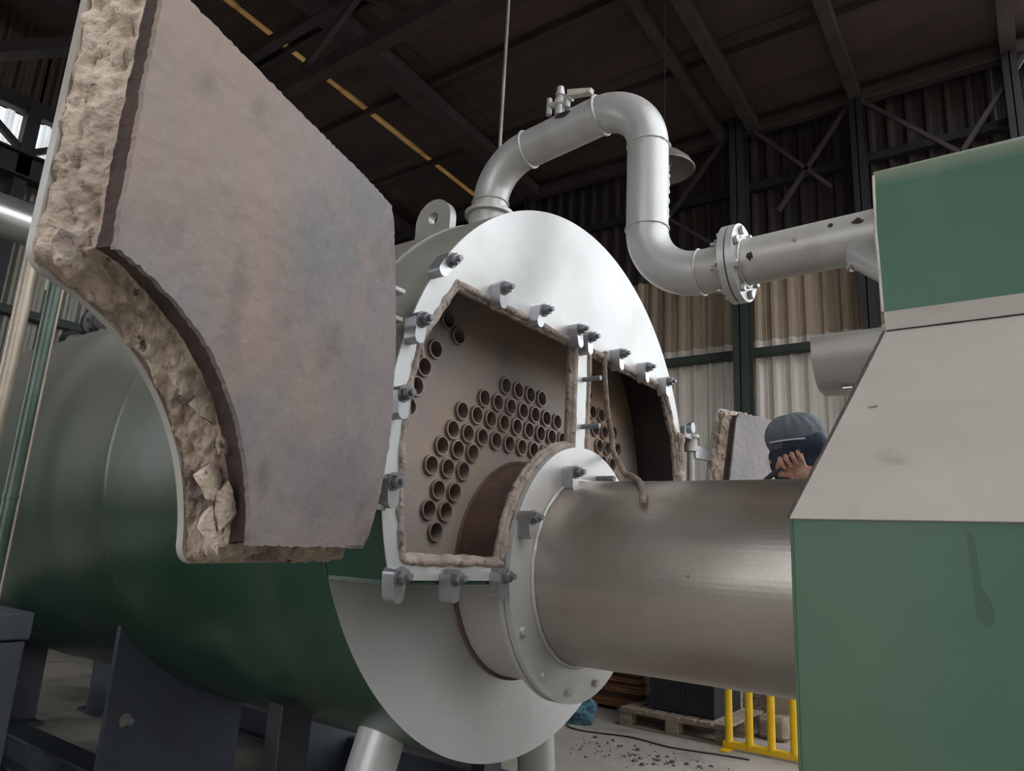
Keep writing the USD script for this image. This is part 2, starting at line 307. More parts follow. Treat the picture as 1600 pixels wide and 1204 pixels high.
for yc in (-3.2, -1.4, .19, 1.9, 3.6): 
    put('column', box(X0 + .2, X0 + .36, yc - .07, yc + .07, FL, 4.5), 'steel_dark', wl, smooth=False)
    strut((X0 + .3, yc + .05, 3.95), (X0 + .3, yc + .75, 4.45), .035, 'steel_dark', wl)
    strut((X0 + .3, yc - .05, 3.95), (X0 + .3, yc - .75, 4.45), .035, 'steel_dark', wl)

ce = thing('ceiling', kind='structure', loc=(0, 0, 5.2))
def roof_piece(xa, xb, ya, yb, up=0.0):
    v, f = [], []
    pts = [(xa, ya), (xb, ya), (xb, yb), (xa, yb)]
    for dz in (0, .03): v += [(px, py, roof_z(py) + dz + up) for px, py in pts]
    return T(v, [(0, 2, 1), (0, 3, 2), (4, 5, 6), (4, 6, 7)] + [q for i in range(4) for q in ((i, (i + 1) % 4, 4 + (i + 1) % 4), (i, 4 + (i + 1) % 4, 4 + i))])
GAP = (-5.47, -5.36)
ROW = 1.55
yy = Y0 - .4; k = 0
while yy < Y1 + .3:        # courses of roof sheet, each lapping the one below
    ye = min(yy + ROW, Y1 + .3)
    xs = [X0 - .3, -7.2, GAP[0]] + [GAP[1], -4.1, -2.8, -1.5, -.2, 1.1, XR - .02]
    for a, b in zip(xs[:-1], xs[1:]):
        if (a, b) == GAP: put('amber_sheet', roof_piece(a, b, yy, ye), 'amber_sheet', ce, smooth=False)
        else: put('roof_sheet', roof_piece(a - .01, b + .01, yy, ye + .03, .012 * (k % 2) + .004 * (int(a * 10) % 2)), 'roof_under', ce, smooth=False)
    yy = ye; k += 1
def ybeam(x, ya, yb, w, h, drop, m='roof_steel', name='rafter'):
    a, b = np.array([x, ya, roof_z(ya) - drop - h / 2]), np.array([x, yb, roof_z(yb) - drop - h / 2])
    d = (b - a) / np.linalg.norm(b - a); s = np.array([1.0, 0, 0]); u = np.cross(s, d)
    put(name, obox((a + b) / 2, np.array([d, s, u]), (np.linalg.norm(b - a) / 2, w / 2, h / 2)), m, ce, smooth=False)
for x, w in ((-7.0, .16), (-4.4, .30), (-1.42, .10), (-1.01, .14), (.16, .12), (1.62, .14)): ybeam(x, Y0, Y1 - .2, w, .16, .085)
for yp in np.arange(Y0, Y1, 1.3): put('purlin', box(X0, XR, yp - .03, yp + .03, roof_z(yp) - .082, roof_z(yp) - .002), 'roof_steel', ce, smooth=False)
# trusses along the shed
for yt in (1.62, -3.0):
    put('truss_chord', box(X0, XR, yt - .07, yt + .07, 4.5, 4.66), 'roof_steel', ce, smooth=False)
    zt = roof_z(yt) - .26; xx = -7.8; s = 0
    while xx < XR - 1:
        strut((xx, yt, 4.6 if s else zt), (xx + 1.0, yt, zt if s else 4.6), .03, 'roof_steel', ce, 'truss_web'); xx += 1.0; s = 1 - s
    put('truss_chord', box(X0, XR, yt - .06, yt + .06, zt, zt + .12), 'roof_steel', ce, smooth=False)
strut((X0 + .3, -.9, 4.5), (-5.9, .03, 4.5), .07, 'roof_steel', ce, 'truss_chord')
# shed wall behind the camera, unseen; its openings placed to steer the daylight
put('wall_front', cat(box(X0, -7.2, Y0 - .2, Y0, FL, roof_z(Y0)), box(-7.2, -4.0, Y0 - .2, Y0, 2.6, roof_z(Y0)), box(-7.2, -4.0, Y0 - .2, Y0, FL, -1.0), box(-4.0, -.7, Y0 - .2, Y0, FL, roof_z(Y0)), box(-.7, XR, Y0 - .2, Y0, 3.0, roof_z(Y0)), box(-.7, XR, Y0 - .2, Y0, FL, -.9)), 'roof_under', kind='structure')
put('sky_blocker_side', box(XR, 13, Y0 - .3, Y0, FL - .02, 7.0), 'rubble', kind='structure')  # added wall out of view, holding back sky light on the near side
put('sky_blocker_yard', box(6.0, 6.25, Y0, 3.0, FL - .02, 1.4), 'rubble', kind='structure')  # added low wall, unseen, keeping low sky off the lower front plate
# ------------------------------------------------------------------ the boiler
R, D = 1.05, .252                 # shell radius, depth of the smokebox
LEDGE = -.383                     # underside of the smokebox
CZ = -.345                        # axis of the flue cylinder (y = 0)
bo = thing('boiler', 'large horizontal green fire-tube boiler with silver front, smokebox doors swung open', 'boiler', loc=(-2.8, 0, FL))
put('shell', cat(lathe_x([(-D, R), (-1.55, R), (-1.56, R + .004), (-1.59, R + .004), (-1.60, R), (-3.2, R), (-3.21, R + .004), (-3.24, R + .004), (-3.25, R), (-5.5, R)], n=160)), 'shell_green', bo, smooth=30)
put('rear_plate', plate_x(circle(0, 0, R), -5.52, -5.5), 'shell_green', bo)
put('front_plate', plate_x(circle(0, 0, R - .001, 160).intersection(sg.box(-2, -2, 2, LEDGE + .01)).difference(circle(0, CZ, .40)), -D - .02, -D + .001), 'silver_disc', bo, smooth=False, label='lower round front plate, plain silver')
a_l = math.asin(LEDGE / R)
put('smokebox_wrapper', lathe_x([(-D, R), (.0, R), (.0, R - .012), (-D, R - .012)], n=160, a0=a_l, a1=np.pi - a_l), 'shell_green', bo, smooth=30, label='green smokebox wrapper, dusty on top')
put('smokebox_lining', lathe_x([(-D + .002, R - .016), (-.004, R - .016)], n=120, a0=a_l + .01, a1=np.pi - a_l - .01), 'soot_dark', bo, smooth=30, label='sooty inside of the smokebox')
yl = math.sqrt(R * R - LEDGE ** 2)
put('weld_bead', tube([(-D - .004, (R + .001) * math.cos(t), (R + .001) * math.sin(t)) for t in np.linspace(a_l, np.pi - a_l, 120)], .005, 6), 'shell_green', bo)
ledge = sg.box(-yl + .004, LEDGE - .012, yl - .004, LEDGE).difference(circle(0, CZ, .42))
for g_ in ledge.geoms: put('smokebox_floor', plate_x(g_, -D, -.002), 'shell_green', bo, smooth=False, label='flat underside of the smokebox')

# door openings
arcL = [(-.796, .552), (-.88, .415), (-.942, .325), (-.973, .17), (-.985, -.02), (-.972, -.2), (-.945, -.325)]
def opening(sgn):
    th = np.linspace(np.pi, np.pi - math.acos(.045 / .462) * 1.0, 40)
    p = [(-.045, .552)] + arcL + [(-.93, -.338), (-.46, -.338)]
    a0, a1 = math.atan2(-.338 - CZ, -.46), math.pi - math.acos(.045 / .462)
    for t in np.linspace(np.pi + (0 if a0 > 0 else 0), a1, 36): p.append((.462 * math.cos(t), CZ + .462 * math.sin(t)))
    p = np.array(p)
    return p if sgn < 0 else np.c_[-p[::-1, 0], p[::-1, 1]]
OPL, OPR = opening(-1), opening(1)
face = circle(0, 0, R - .001, 160).intersection(sg.box(-2, LEDGE, 2, 2)).difference(unary_union([sg.Polygon(OPL).buffer(0), sg.Polygon(OPR).buffer(0), circle(0, CZ, .455)]))
put('smokebox_front', plate_x(face, -.016, .004), 'silver_disc', bo, smooth=False, label='upper silver front plate framing the two door openings')
def bead(pts2, x, r, amp, step=.008, n=10, seed=0, closed=True):
    q = resample(pts2, step, closed)
    return lumpy(tube(np.c_[np.full(len(q), x), q], r, n, closed=closed), amp, 26, seed)
def inset(pts, d): 
    g = sg.Polygon(pts).buffer(0).buffer(-d, join_style=1).buffer(.012).buffer(-.012); g = max(getattr(g, 'geoms', [g]), key=lambda q: q.area); return np.array(g.exterior.coords)[:-1]
put('door_gasket', cat(bead(inset(OPL, .009), .0, .0135, .008, seed=3), bead(inset(OPL, .018), -.012, .013, .008, seed=9)), 'gasket', bo, smooth=60, label='crumbling brown gasket around the left door opening')
put('door_gasket', cat(bead(inset(OPR, .009), .0, .0135, .009, seed=5), bead(inset(OPR, .018), -.012, .013, .008, seed=11)), 'gasket', bo, smooth=60, label='crumbling brown gasket around the right door opening')
q = [(0, -.965, .36), (.004, -.955, .33), (.006, -.94, .30), (.006, -.925, .262)]
put('gasket_scrap', lumpy(tube(resample(q, .006, False), np.linspace(.014, .006, len(resample(q, .006, False))), 8), .006, 40, 4), 'gasket', bo)
q = [(.002, .955, .34), (-.002, .98, .2), (.004, .985, .08), (.0, .985, -.05)]
put('gasket_scrap', lumpy(tube(resample(q, .008, False), .03, 10), .022, 22, 14), 'refractory', bo, label='thick torn lump of gasket on the right edge of the opening')
# post between the openings and its long studs
post = thing
put('door_post', cat(box(-.05, .006, -.040, .040, .09, .58, .006)), 'silver', bo, smooth=False, label='white painted post between the door openings')
for z in (.405, .212): 
    s_ = put('post_stud', rod((-.0, .012, z), (.085, .012, z), .010, n=14), 'nut_steel', bo)
put('post_stud', rod((.03, .10, .015), (.115, .085, .012), .011, n=14), 'nut_steel', bo)

# tube sheet with rows of tubes
PT = .0845
rows = [(.342, -.176, 4), (.268, -.301, 7), (.198, -.421, 10), (.124, -.464, 12), (.060, -.513, 3), (-.010, -.558, 3), (-.087, -.515, 2), (-.155, -.554, 2), (-.223, -.512, 1)]
TUBES = []
for z, y, n in rows: TUBES += [((y + .0825 * i) * R, z * R) for i in range(n)]
TUBES += [(y * R, z * R) for y, z in ((-.582, .38), (-.63, .307), (-.659, .235), (-.686, .162), (-.469, .46), (-.53, .50))]
TUBES += [(y * R, z * R) for y, z in ((.488, .366), (.567, .366), (.518, .292), (.602, .292), (.692, .302), (.557, .220), (.636, .220), (.735, .229), (.597, .150), (.683, .150), (.445, .44), (.63, .08), (.715, .08), (.56, .085))]
TR = .0355
holes = unary_union([circle(y, z, TR - .001, 10) for y, z in TUBES] + [circle(0, CZ, .40)])
sheet = circle(0, 0, R - .02, 120).intersection(sg.box(-2, LEDGE, 2, 2)).difference(holes)
put('tube_sheet', plate_x(sheet, -D - .006, -D + .006), 'soot_sheet', bo, smooth=False, label='rusty brown tube sheet inside the smokebox')
ring = lathe_x([(-.55, TR - .0075), (.006, TR - .0075), (.013, TR - .0055), (.013, TR - .001), (.009, TR + .001), (-.02, TR + .001)], n=24)
endcap = lathe_x([(-.55, .0001), (-.55, TR - .005)], n=12)
for y, z in TUBES:
    off = np.array([-D + .006, y, z]); path = put('fire_tube', T(ring.vertices + off, ring.faces), 'tube_ring', bo, smooth=50)
    put('bore', T(endcap.vertices * [0, 1, 1] + [-.40, 0, 0] + off, endcap.faces), 'black_bore', path)
# furnace throat through the smokebox
put('furnace_throat', lathe_x([(-D, .41), (-.012, .41), (-.012, .40), (-D - .3, .40)], cz=CZ, n=96), 'silver_old', bo, smooth=30, label='furnace throat below the smokebox, dull silver')
put('throat_cladding', lathe_x([(-D + .004, .4125), (-.02, .4125)], cz=CZ, n=80, a0=.0, a1=np.pi), 'rust_brown', bo, smooth=30, label='rusty brown throat inside the smokebox')
put('weld_bead', lumpy(tube([(-D + .008, .415 * math.cos(t), CZ + .415 * math.sin(t)) for t in np.linspace(0, 2 * np.pi, 180, endpoint=False)], .007, 8, closed=True), .003, 60, 2), 'rust_brown', bo)
ringp = circle(0, CZ, .465).difference(circle(0, CZ, .335))
put('throat_flange', cat(plate_x(ringp, -.014, .005), plate_x(circle(0, CZ, .459).difference(circle(0, CZ, .335)), .003, .010)), 'silver', bo, smooth=False)
arc = [( .450 * math.cos(t), CZ + .450 * math.sin(t)) for t in np.linspace(.12, np.pi - .03, 150)]
#put('throat_gasket', bead(arc, .026, .014, .006, seed=21, closed=False), 'gasket', bo, smooth=60)

# swing clamps with stud, washer and nut
def clamp(y, z, big=1.0, tilt=0.0, x0=.004):
    o = unary_union([sg.Point(0, 0).buffer(.0235, 16), sg.Point(0, -.052).buffer(.020, 16), sg.Polygon([(-.0235, 0), (.0235, 0), (.020, -.052), (-.020, -.052)])])
    o = o.simplify(.0005); m = plate_x(o, 0, .046 * big)
    c, s = math.cos(tilt), math.sin(tilt); Rm = np.array([[1, 0, 0], [0, c, -s], [0, s, c]]); at = np.array([x0, y, z]); w = .046 * big
    tr = lambda q: T(q.vertices @ Rm.T + at, q.faces)
    p = put('clamp', tr(m), 'clamp_grey', bo, smooth=30)
    put('stud', tr(rod((0, 0, 0), (w + .040, 0, 0), .0095, n=12)), 'nut_steel', p)
    put('washer', tr(rod((w, 0, 0), (w + .005, 0, 0), .0245, n=24)), 'nut_steel', p)
    put('nut', tr(hexa((w + .005, 0, 0), (1, 0, 0), .0195, .020, random.random())), 'nut_steel', p, smooth=False)
for y, z, t in ((-.879, .578, -.62), (-.606, .580, .05), (-.36, .577, -.35), (-.104, .578, .25), (-.016, .571, .02), (.252, .571, .06), (.506, .573, .04), (.735, .556, -.1),
             (-.985, .353, -.06), (-1.032, .123, .1), (-1.040, -.122, .08), (-.985, -.368, .05), (-.756, -.372, .06), (-.513, -.365, -.02)):
    clamp(y, z, tilt=t)
clamp(-.414, -.173, 1.1, .05, .03); clamp(-.148, .010, 1.1, .02, .03)
# bolts of the throat flange
for t in (3.62, 4.1, 4.55, 5.0, 5.5, 5.95): put('flange_bolt', hexa((.030, .425 * math.cos(t), CZ + .425 * math.sin(t)), (1, 0, 0), .015, .014), 'silver_old', bo, smooth=False)
# lifting eye on the shell, seen edge and face
eye = unary_union([sg.Point(-.87, 1.30).buffer(.115, 32), sg.box(-.985, 1.0, -.755, 1.30)]).difference(sg.Point(-.87, 1.315).buffer(.032, 20))
put('lifting_eye', plate_y(eye, -.03, .015), 'silver', bo, smooth=30, label='silver lifting eye with a round hole')

# doors: the left one, swung open on the near side; the right one mirrored on the far side
DA, DD, DN = np.array([.182, -1.265]), np.array([.311, -.95]), np.array([.95, .311])
DD = DD / np.linalg.norm(DD); DN = np.array([-DD[1], DD[0]])
def door(flip, zshift, yshift, names):
    def W(u, z, w):          # door frame to scene; w along the inner face's normal
        u, z, w = np.broadcast_arrays(u, z, w)
        return np.stack([DA[0] + u * DD[0] + w * DN[0], (DA[1] + u * DD[1] + w * DN[1] - yshift) * flip, z + zshift], -1)
    def back(m):
        v = m.vertices; out = W(v[:, 0], v[:, 1], v[:, 2]); return T(out, m.faces[:, ::-1] if flip > 0 else m.faces)
    t0 = math.atan2(.1016 + .345, .765 - .835); t1 = math.atan2(-.305 + .345, -math.sqrt(.452 ** 2 - .04 ** 2))
    liner = [(.0, .556), (.765, .556)] + [(.835 + .452 * math.cos(t), -.345 + .452 * math.sin(t)) for t in np.linspace(t0, t1 if t1 > t0 else t1 + 2 * np.pi, 40)]
    liner += [(.385, -.306), (-.040, -.300), (-.062, -.255), (-.088, -.16), (-.103, -.05), (-.104, .06), (-.094, .17), (-.071, .29), (-.045, .42), (-.026, .505)]
    LP = sg.Polygon(liner).buffer(0)
    d = put('smokebox_door', back(T(*(lambda m: (m.vertices + [0, 0, -.128], m.faces))(extrude(LP.buffer(.037, join_style=1), .014)))), 'silver_old', bo, smooth=False, label=names[0])
    # liner plate, slightly buckled, ragged at its rim
    g = LP.buffer(0); c = resample(np.array(g.exterior.coords)[:-1], .005)
    c = c + (np.c_[meshkit.fbm(np.c_[c * 110, np.zeros(len(c))], 3, 4), meshkit.fbm(np.c_[c * 110, np.ones(len(c))], 3, 8)] - .5) * .007
    xs, ys = np.meshgrid(np.arange(-.2, .85, .035), np.arange(-.4, .6, .035)); inner = np.c_[xs.ravel(), ys.ravel()]
    gi = sg.Polygon(c).buffer(-.012); inner = inner[[gi.contains(sg.Point(*q)) for q in inner]]
    from scipy.spatial import Delaunay
    P2 = np.vstack([c, inner]); tri = Delaunay(P2).simplices; cen = P2[tri].mean(1); G = sg.Polygon(c).buffer(1e-5)
    tri = tri[[G.contains(sg.Point(*q)) for q in cen]]
    a, b_, e = P2[tri[:, 0]], P2[tri[:, 1]], P2[tri[:, 2]]; ar = (b_ - a)[:, 0] * (e - a)[:, 1] - (b_ - a)[:, 1] * (e - a)[:, 0]
    tri[ar < 0] = tri[ar < 0][:, ::-1]
    wz = (meshkit.fbm(np.c_[P2 * 3.2, np.zeros(len(P2))], 3, 2) - .5) * .022
    m = len(P2); nb = len(c)
    v3 = np.vstack([np.c_[P2, wz], np.c_[P2, wz - .010]])
    f3 = np.vstack([tri, tri[:, ::-1] + m, [(i, m + i, m + (i + 1) % nb) for i in range(nb)], [(i, m + (i + 1) % nb, (i + 1) % nb) for i in range(nb)]])
    put('liner_plate', back(T(v3, f3)), 'rust_plate', d, smooth=40, label=names[1])
    eq = resample(np.array([(.02, .556), (.40, .557), (.76, .556)]), .004, False); put('edge_crumbs', lumpy(tube(back(T(np.c_[eq, np.full(len(eq), -.010)], [(0, 1, 2)])).vertices, .0045, 8), .0075, 70, 12), 'refractory_grey', d, smooth=50, label='pale crumbs of lining along the top edge')
    # refractory rim between liner and door plate
    q = resample(np.array(LP.exterior.coords)[:-1], .006); N = len(q)
    ctr = sg.Polygon(q).exterior.is_ccw
    tg = np.roll(q, -3, 0) - np.roll(q, 3, 0); nr = np.c_[tg[:, 1], -tg[:, 0]] * (1 if ctr else -1); nr /= np.linalg.norm(nr, axis=1, keepdims=True)
    prof = np.array([(-.004, -.006), (-.007, -.012), (-.009, -.022), (-.010, -.032), (-.009, -.040), (-.005, -.046), (.002, -.053), (.010, -.060), (.020, -.067), (.026, -.074), (.026, -.086), (.029, -.098), (.034, -.108), (.032, -.118)])
    ti = np.linspace(0, len(prof) - 1, 44); pr = np.c_[np.interp(ti, range(len(prof)), prof[:, 0]), np.interp(ti, range(len(prof)), prof[:, 1])]
    big = meshkit.fbm(np.c_[q * 8, np.zeros(N)], 3, 31)             # how far the lining has crumbled here
    V = np.zeros((N, len(pr), 3))
    for j, (w, dpt) in enumerate(pr):
        p2 = q + nr * w; nz = meshkit.fbm(np.c_[p2 * 44, np.full(N, dpt * 52)], 5, 5) - .5; n2 = meshkit.fbm(np.c_[p2 * 12, np.full(N, dpt * 22)], 3, 6) - .5
        rid = np.abs(meshkit.fbm(np.c_[p2 * 16, np.full(N, dpt * 30)], 4, 15) - .5)
        k = np.clip((ti[j] - 4.6) / 2.0, 0, 1); crumble = np.clip((big - .52) * 6, 0, 1); mid = math.exp(-((ti[j] - 8.2) / 2.2) ** 2)
        w2 = w + k * (nz * .032 + n2 * .022 - .006 * np.exp(-(rid / .02) ** 2)) - crumble * mid * .022 + .004 * (1 - k) * nz
        V[:, j, :2] = q + nr * np.asarray(w2)[:, None]; V[:, j, 2] = dpt + k * nz * .016
    J = len(pr); cut = 18
    def grid(j0, j1):
        f = []
        for i in range(N):
            i2 = (i + 1) % N
            for j in range(j0, j1 - 1):
                a_, b2, c_, d_ = i * J + j, i2 * J + j, i2 * J + j + 1, i * J + j + 1; f += [(a_, c_, b2), (a_, d_, c_)]
        m_ = T(V.reshape(-1, 3), f); m_.remove_unreferenced_vertices(); return back(T(m_.vertices, m_.faces if ctr else m_.faces[:, ::-1]))
    put('liner_groove', grid(0, cut), 'groove_dark', d, smooth=60, label=names[2])
    put('refractory_rim', grid(cut - 1, J), 'refractory', d, smooth=50, label=names[3])
    return W, d
WL, doorL = door(1, 0, 0, ('near smokebox door swung wide open, inner face showing', 'brown and grey scaled liner plate', 'dark sooty groove behind the liner plate', 'crumbling cream refractory rim'))
WR, doorR = door(-1, -.045, .10, ('far smokebox door swung open behind the flue', 'brown scaled liner plate', 'dark groove behind the liner plate', 'crumbling refractory rim'))
# loose flakes of lining on the near door
for u, z, s in ((.425, -.12, .032), (.45, -.20, .036), (.405, -.245, .030), (.43, -.27, .026), (.47, -.06, .030), (.795, .09, .022)):
    rr = np.random.default_rng(int(u * 1000)); m = subdiv(hull(rr.normal(0, 1, (16, 3)) * [.8, 1, .35] * s * .75), s * .35); m = lumpy(m, s * .12, 60, int(u * 100)); c0 = WL(u, z, -.062 + .02 * rr.random())
    put('lining_flake', T(m.vertices @ np.array([[DD[0], DD[1], 0], [0, 0, 1], [DN[0], DN[1], 0]]) + c0, m.faces), 'refractory', doorL, smooth=40)
# hinges
def hinge(y, z, sgn):
    h = put('door_hinge', cat(box(-.05, .03, min(y, y + sgn * .05), max(y, y + sgn * .05), z - .05, z - .035, .003), box(-.05, .03, min(y, y + sgn * .05), max(y, y + sgn * .05), z + .035, z + .05, .003)), 'hinge_paint', bo, smooth=False)
    put('hinge_pin', rod((.0, y + sgn * .045, z - .09), (.0, y + sgn * .045, z + .075), .014, n=16), 'nut_steel', h)
    return h
for z in (.38, -.15): hinge(-1.04, z, -1); put('hinge_strap', hull([(0, -1.10, z + .03), (0, -1.10, z - .03), (.03, -1.10, z + .03), (.03, -1.10, z - .03), tuple(WL(.02, z + .03, -.118)), tuple(WL(.02, z - .03, -.118)), tuple(WL(.02, z + .03, -.13)), tuple(WL(.02, z - .03, -.13))]), 'hinge_paint', bo, smooth=False)
h = put('door_hinge', cat(rod((0, 1.135, .275), (0, 1.135, .355), .034, n=24), rod((0, 1.135, .345), (0, 1.135, .362), .046, n=24)), 'hinge_paint', bo, label='far door hinge with round cap')
put('hinge_pin', rod((0, 1.135, -.2), (0, 1.135, .28), .020, n=18), 'hinge_paint', h)
put('hinge_lug', cat(box(-.03, .02, 1.02, 1.12, .33, .39, .004), rod((.02, 1.06, .385), (.045, 1.06, .385), .028, n=18)), 'clamp_grey', h)
put('hinge_strap', hull([(.0, 1.13, .24), (.03, 1.13, .24), (.0, 1.13, .305), (.03, 1.13, .305), tuple(WR(-.06, .29, -.115)), tuple(WR(-.06, .35, -.115)), tuple(WR(-.06, .29, -.128)), tuple(WR(-.06, .35, -.128))]), 'clamp_grey', h, smooth=False)
# supports: splayed pipe legs in front, plate saddles behind
for s in (-1, 1):
    l_ = put('support_leg', rod((-.47, s * .45, -.85), (-.52, s * .62, FL + .012), .085, n=32), 'silver', bo)
    put('foot_plate', box(-.64, -.40, s * .62 - .12, s * .62 + .12, FL, FL + .014), 'silver', l_, smooth=False)
def saddle(x, w, hole):
    for s in (-1, 1):
        o = sg.box(min(s * w, s * .16), FL + .02, max(s * w, s * .16), -.55).difference(circle(0, 0, R - .003)).difference(sg.Point(s * hole, -1.06).buffer(.032))
        p = put('saddle', plate_x(o, x - .015, x + .015), 'blue_steel', bo, smooth=False, label='dark blue steel saddle plate')
        put('base_flange', box(x - .14, x + .14, min(s * w, s * .16), max(s * w, s * .16), FL, FL + .022, .004), 'blue_steel', p, smooth=False)
saddle(-1.75, .80, .71); saddle(-3.9, .80, .71)
for s in (-1, 1): put('support_post', box(-.86, -.78, s * .60 - .07, s * .60 + .07, FL, -.86, .004), 'black_iron', bo, smooth=False, label='black square post under the shell')
for y in (-.62, .62): put('skid_beam', cat(box(-4.6, -.75, y - .07, y + .07, FL + .022, FL + .034), box(-4.6, -.75, y - .006, y + .006, FL + .034, FL + .17), box(-4.6, -.75, y - .07, y + .07, FL + .17, FL + .182)), 'blue_steel', bo, smooth=False)
# nozzle pad of the steam pipe
put('nozzle_pad', cat(rod((-.53, 0, 1.0), (-.53, 0, 1.075), .15, n=48), rod((-.53, 0, 1.07), (-.53, 0, 1.25), .098, n=48), rod((-.53, 0, 1.245), (-.53, 0, 1.262), .118, n=48)), 'silver', bo, smooth=40)

# ------------------------------------------------------------------ flue cylinder from the boiler to the green machine
fc = thing('flue_duct', 'big grey steel cylinder duct running from boiler front flange to green hood', 'duct', loc=(.5, 0, FL))
body = subdiv(lathe_x([(.035, .3336), (.3, .3336), (.6, .3336), (.94, .3336)], cz=CZ, n=128), .05)
v = body.vertices.copy(); rad = np.c_[v[:, 1], v[:, 2] - CZ]; rn = np.linalg.norm(rad, axis=1)
d_ = (meshkit.fbm(v * 2.6, 3, 5) - .5) * .008 - .005 * np.exp(-((v[:, 0] - .62) ** 2 + (rn * np.arctan2(rad[:, 0], rad[:, 1]) + .28) ** 2) / .012) ; d_ *= np.clip((v[:, 0] - .04) / .08, 0, 1)
v[:, 1:] += rad / rn[:, None] * d_[:, None]
put('duct_shell', T(v, body.faces), 'duct_steel', fc, smooth=True)
put('duct_flange', plate_x(circle(0, CZ, .465).difference(circle(0, CZ, .33)), .012, .032), 'silver', fc, smooth=False)
put('weld_bead', lumpy(tube([(.036, .338 * math.cos(t), CZ + .338 * math.sin(t)) for t in np.linspace(0, 2 * np.pi, 220, endpoint=False)], .008, 8, closed=True), .004, 50, 3), 'silver', fc)

# ------------------------------------------------------------------ steam pipe
sp = thing('steam_pipe', 'silver painted steam pipe rising from boiler top, bending down to a bolted flange', 'pipe', loc=(0, 0, 1.262))
PR = .0842; EL = .225
def sweep(pts, r, n=40): return tube(pts, r, n, caps=False)
def elbow(c, u, v, a0=0, a1=90, k=18):
    c, u, v = map(np.asarray, (c, u, v)); return [c + EL * (math.cos(t) * u + math.sin(t) * v) for t in np.radians(np.linspace(a0, a1, k))]
xa, xb = -.53, .285                     # rising and falling legs
tl = math.atan2(.03, .4)                # the top run climbs a little
p1 = np.array([xa, 0, 1.262]); p2 = np.array([xa, 0, 1.315])
e1 = elbow(p2 + [EL, 0, 0], (-1, 0, 0), (0, 0, 1), 0, 86)
put('pipe_spool', sweep([p1, p2], PR), 'silver', sp)
put('elbow', sweep(e1, PR), 'silver', sp)
end1 = e1[-1]; top = np.array([xb - EL, 0, 1.585])
put('pipe_spool', sweep([end1, end1 + (top - end1) * .5, top], PR), 'silver', sp)
e2 = [top + 0 * top] + elbow((xb - EL, 0, 1.585 - EL), (0, 0, 1), (1, 0, 0), 0, 90)
put('elbow', sweep(e2[1:], PR), 'silver', sp)
q0, q1 = np.array([xb, 0, 1.585 - EL]), np.array([xb, 0, .765 + EL])
put('pipe_spool', sweep([q0, q1], PR), 'silver', sp)
e3 = elbow((xb + EL, 0, .765 + EL), (-1, 0, 0), (0, 0, -1), 0, 90)
put('elbow', sweep(e3, PR), 'silver', sp)
put('pipe_spool', sweep([e3[-1], (.618, 0, .768)], PR), 'silver_old', sp)
def weld(c, d, r=PR, s=1, a=.007):
    d, a_, b_ = frame_of(d); put('weld_bead', lumpy(tube([np.asarray(c) + (r + .001) * (math.cos(t) * a_ + math.sin(t) * b_) for t in np.linspace(0, 2 * np.pi, 70, endpoint=False)], a, 8, closed=True), .003, 70, s), 'silver', sp)
weld(p2, (0, 0, 1), s=1, a=.005); weld(end1, top - end1, s=2); weld(top, top - end1, s=3, a=.008); weld(q0, (0, 0, 1), s=4, a=.004); weld(q1, (0, 0, 1), s=5, a=.004); weld(e3[-1], (1, 0, 0), s=6, a=.005)
# lumps of weld spatter down the back of the falling leg
put('weld_spatter', lumpy(tube([(xb + .050, .070, z) for z in np.arange(1.02, 1.32, .006)], .012, 8), .012, 45, 7), 'silver', sp)
def flange(x0, x1, m='silver'):
    o = circle(0, 0, .143, 40).difference(circle(0, 0, .083, 32)); hz = .770
    for k in range(8): t = math.pi / 8 + k * math.pi / 4; o = o.difference(sg.Point(.117 * math.cos(t), .117 * math.sin(t)).buffer(.008))
    return T(plate_x(o, x0, x1).vertices + [0, 0, hz], plate_x(o, x0, x1).faces)
put('pipe_flange', flange(.618, .642), 'silver', sp, smooth=30); put('flange_gasket', T(*(lambda m: (m.vertices + [0, 0, .770], m.faces))(plate_x(circle(0, 0, .136, 40).difference(circle(0, 0, .08)), .642, .647))), 'black_iron', sp)
pf = put('pipe_flange', flange(.647, .671), 'silver', sp, smooth=30)
for k in range(8):
    t = math.pi / 8 + k * math.pi / 4; y, z = .117 * math.cos(t), .770 + .117 * math.sin(t)
    b_ = put('flange_bolt', rod((.586, y, z), (.676, y, z), .0085, n=12), 'clamp_grey', sp)
    put('bolt_head', hexa((.671, y, z), (1, 0, 0), .0165, .014, k), 'clamp_grey', b_, smooth=False); put('nut', hexa((.618, y, z), (-1, 0, 0), .0165, .016, k), 'clamp_grey', b_, smooth=False)
put('weld_bead', lumpy(tube([(.674, .088 * math.cos(t), .77 + .088 * math.sin(t)) for t in np.linspace(0, 2 * np.pi, 70, endpoint=False)], .007, 8, closed=True), .003, 70, 2), 'silver', sp)
put('pipe_spool', sweep([(.671, 0, .770), (.9, 0, .776), (1.20, 0, .782)], PR), 'silver_old', sp)
put('branch_pipe', cat(rod((1.06, -.02, .72), (1.165, -.105, .61), .058, n=32), tube([(1.065 + .064 * math.cos(t) * .71 + 0, -.025 + .064 * math.sin(t) * .6, .712 + .064 * math.cos(t) * .71) for t in np.linspace(0, 2 * np.pi, 40, endpoint=False)], .008, 8, closed=True)), 'silver', sp, smooth=40)
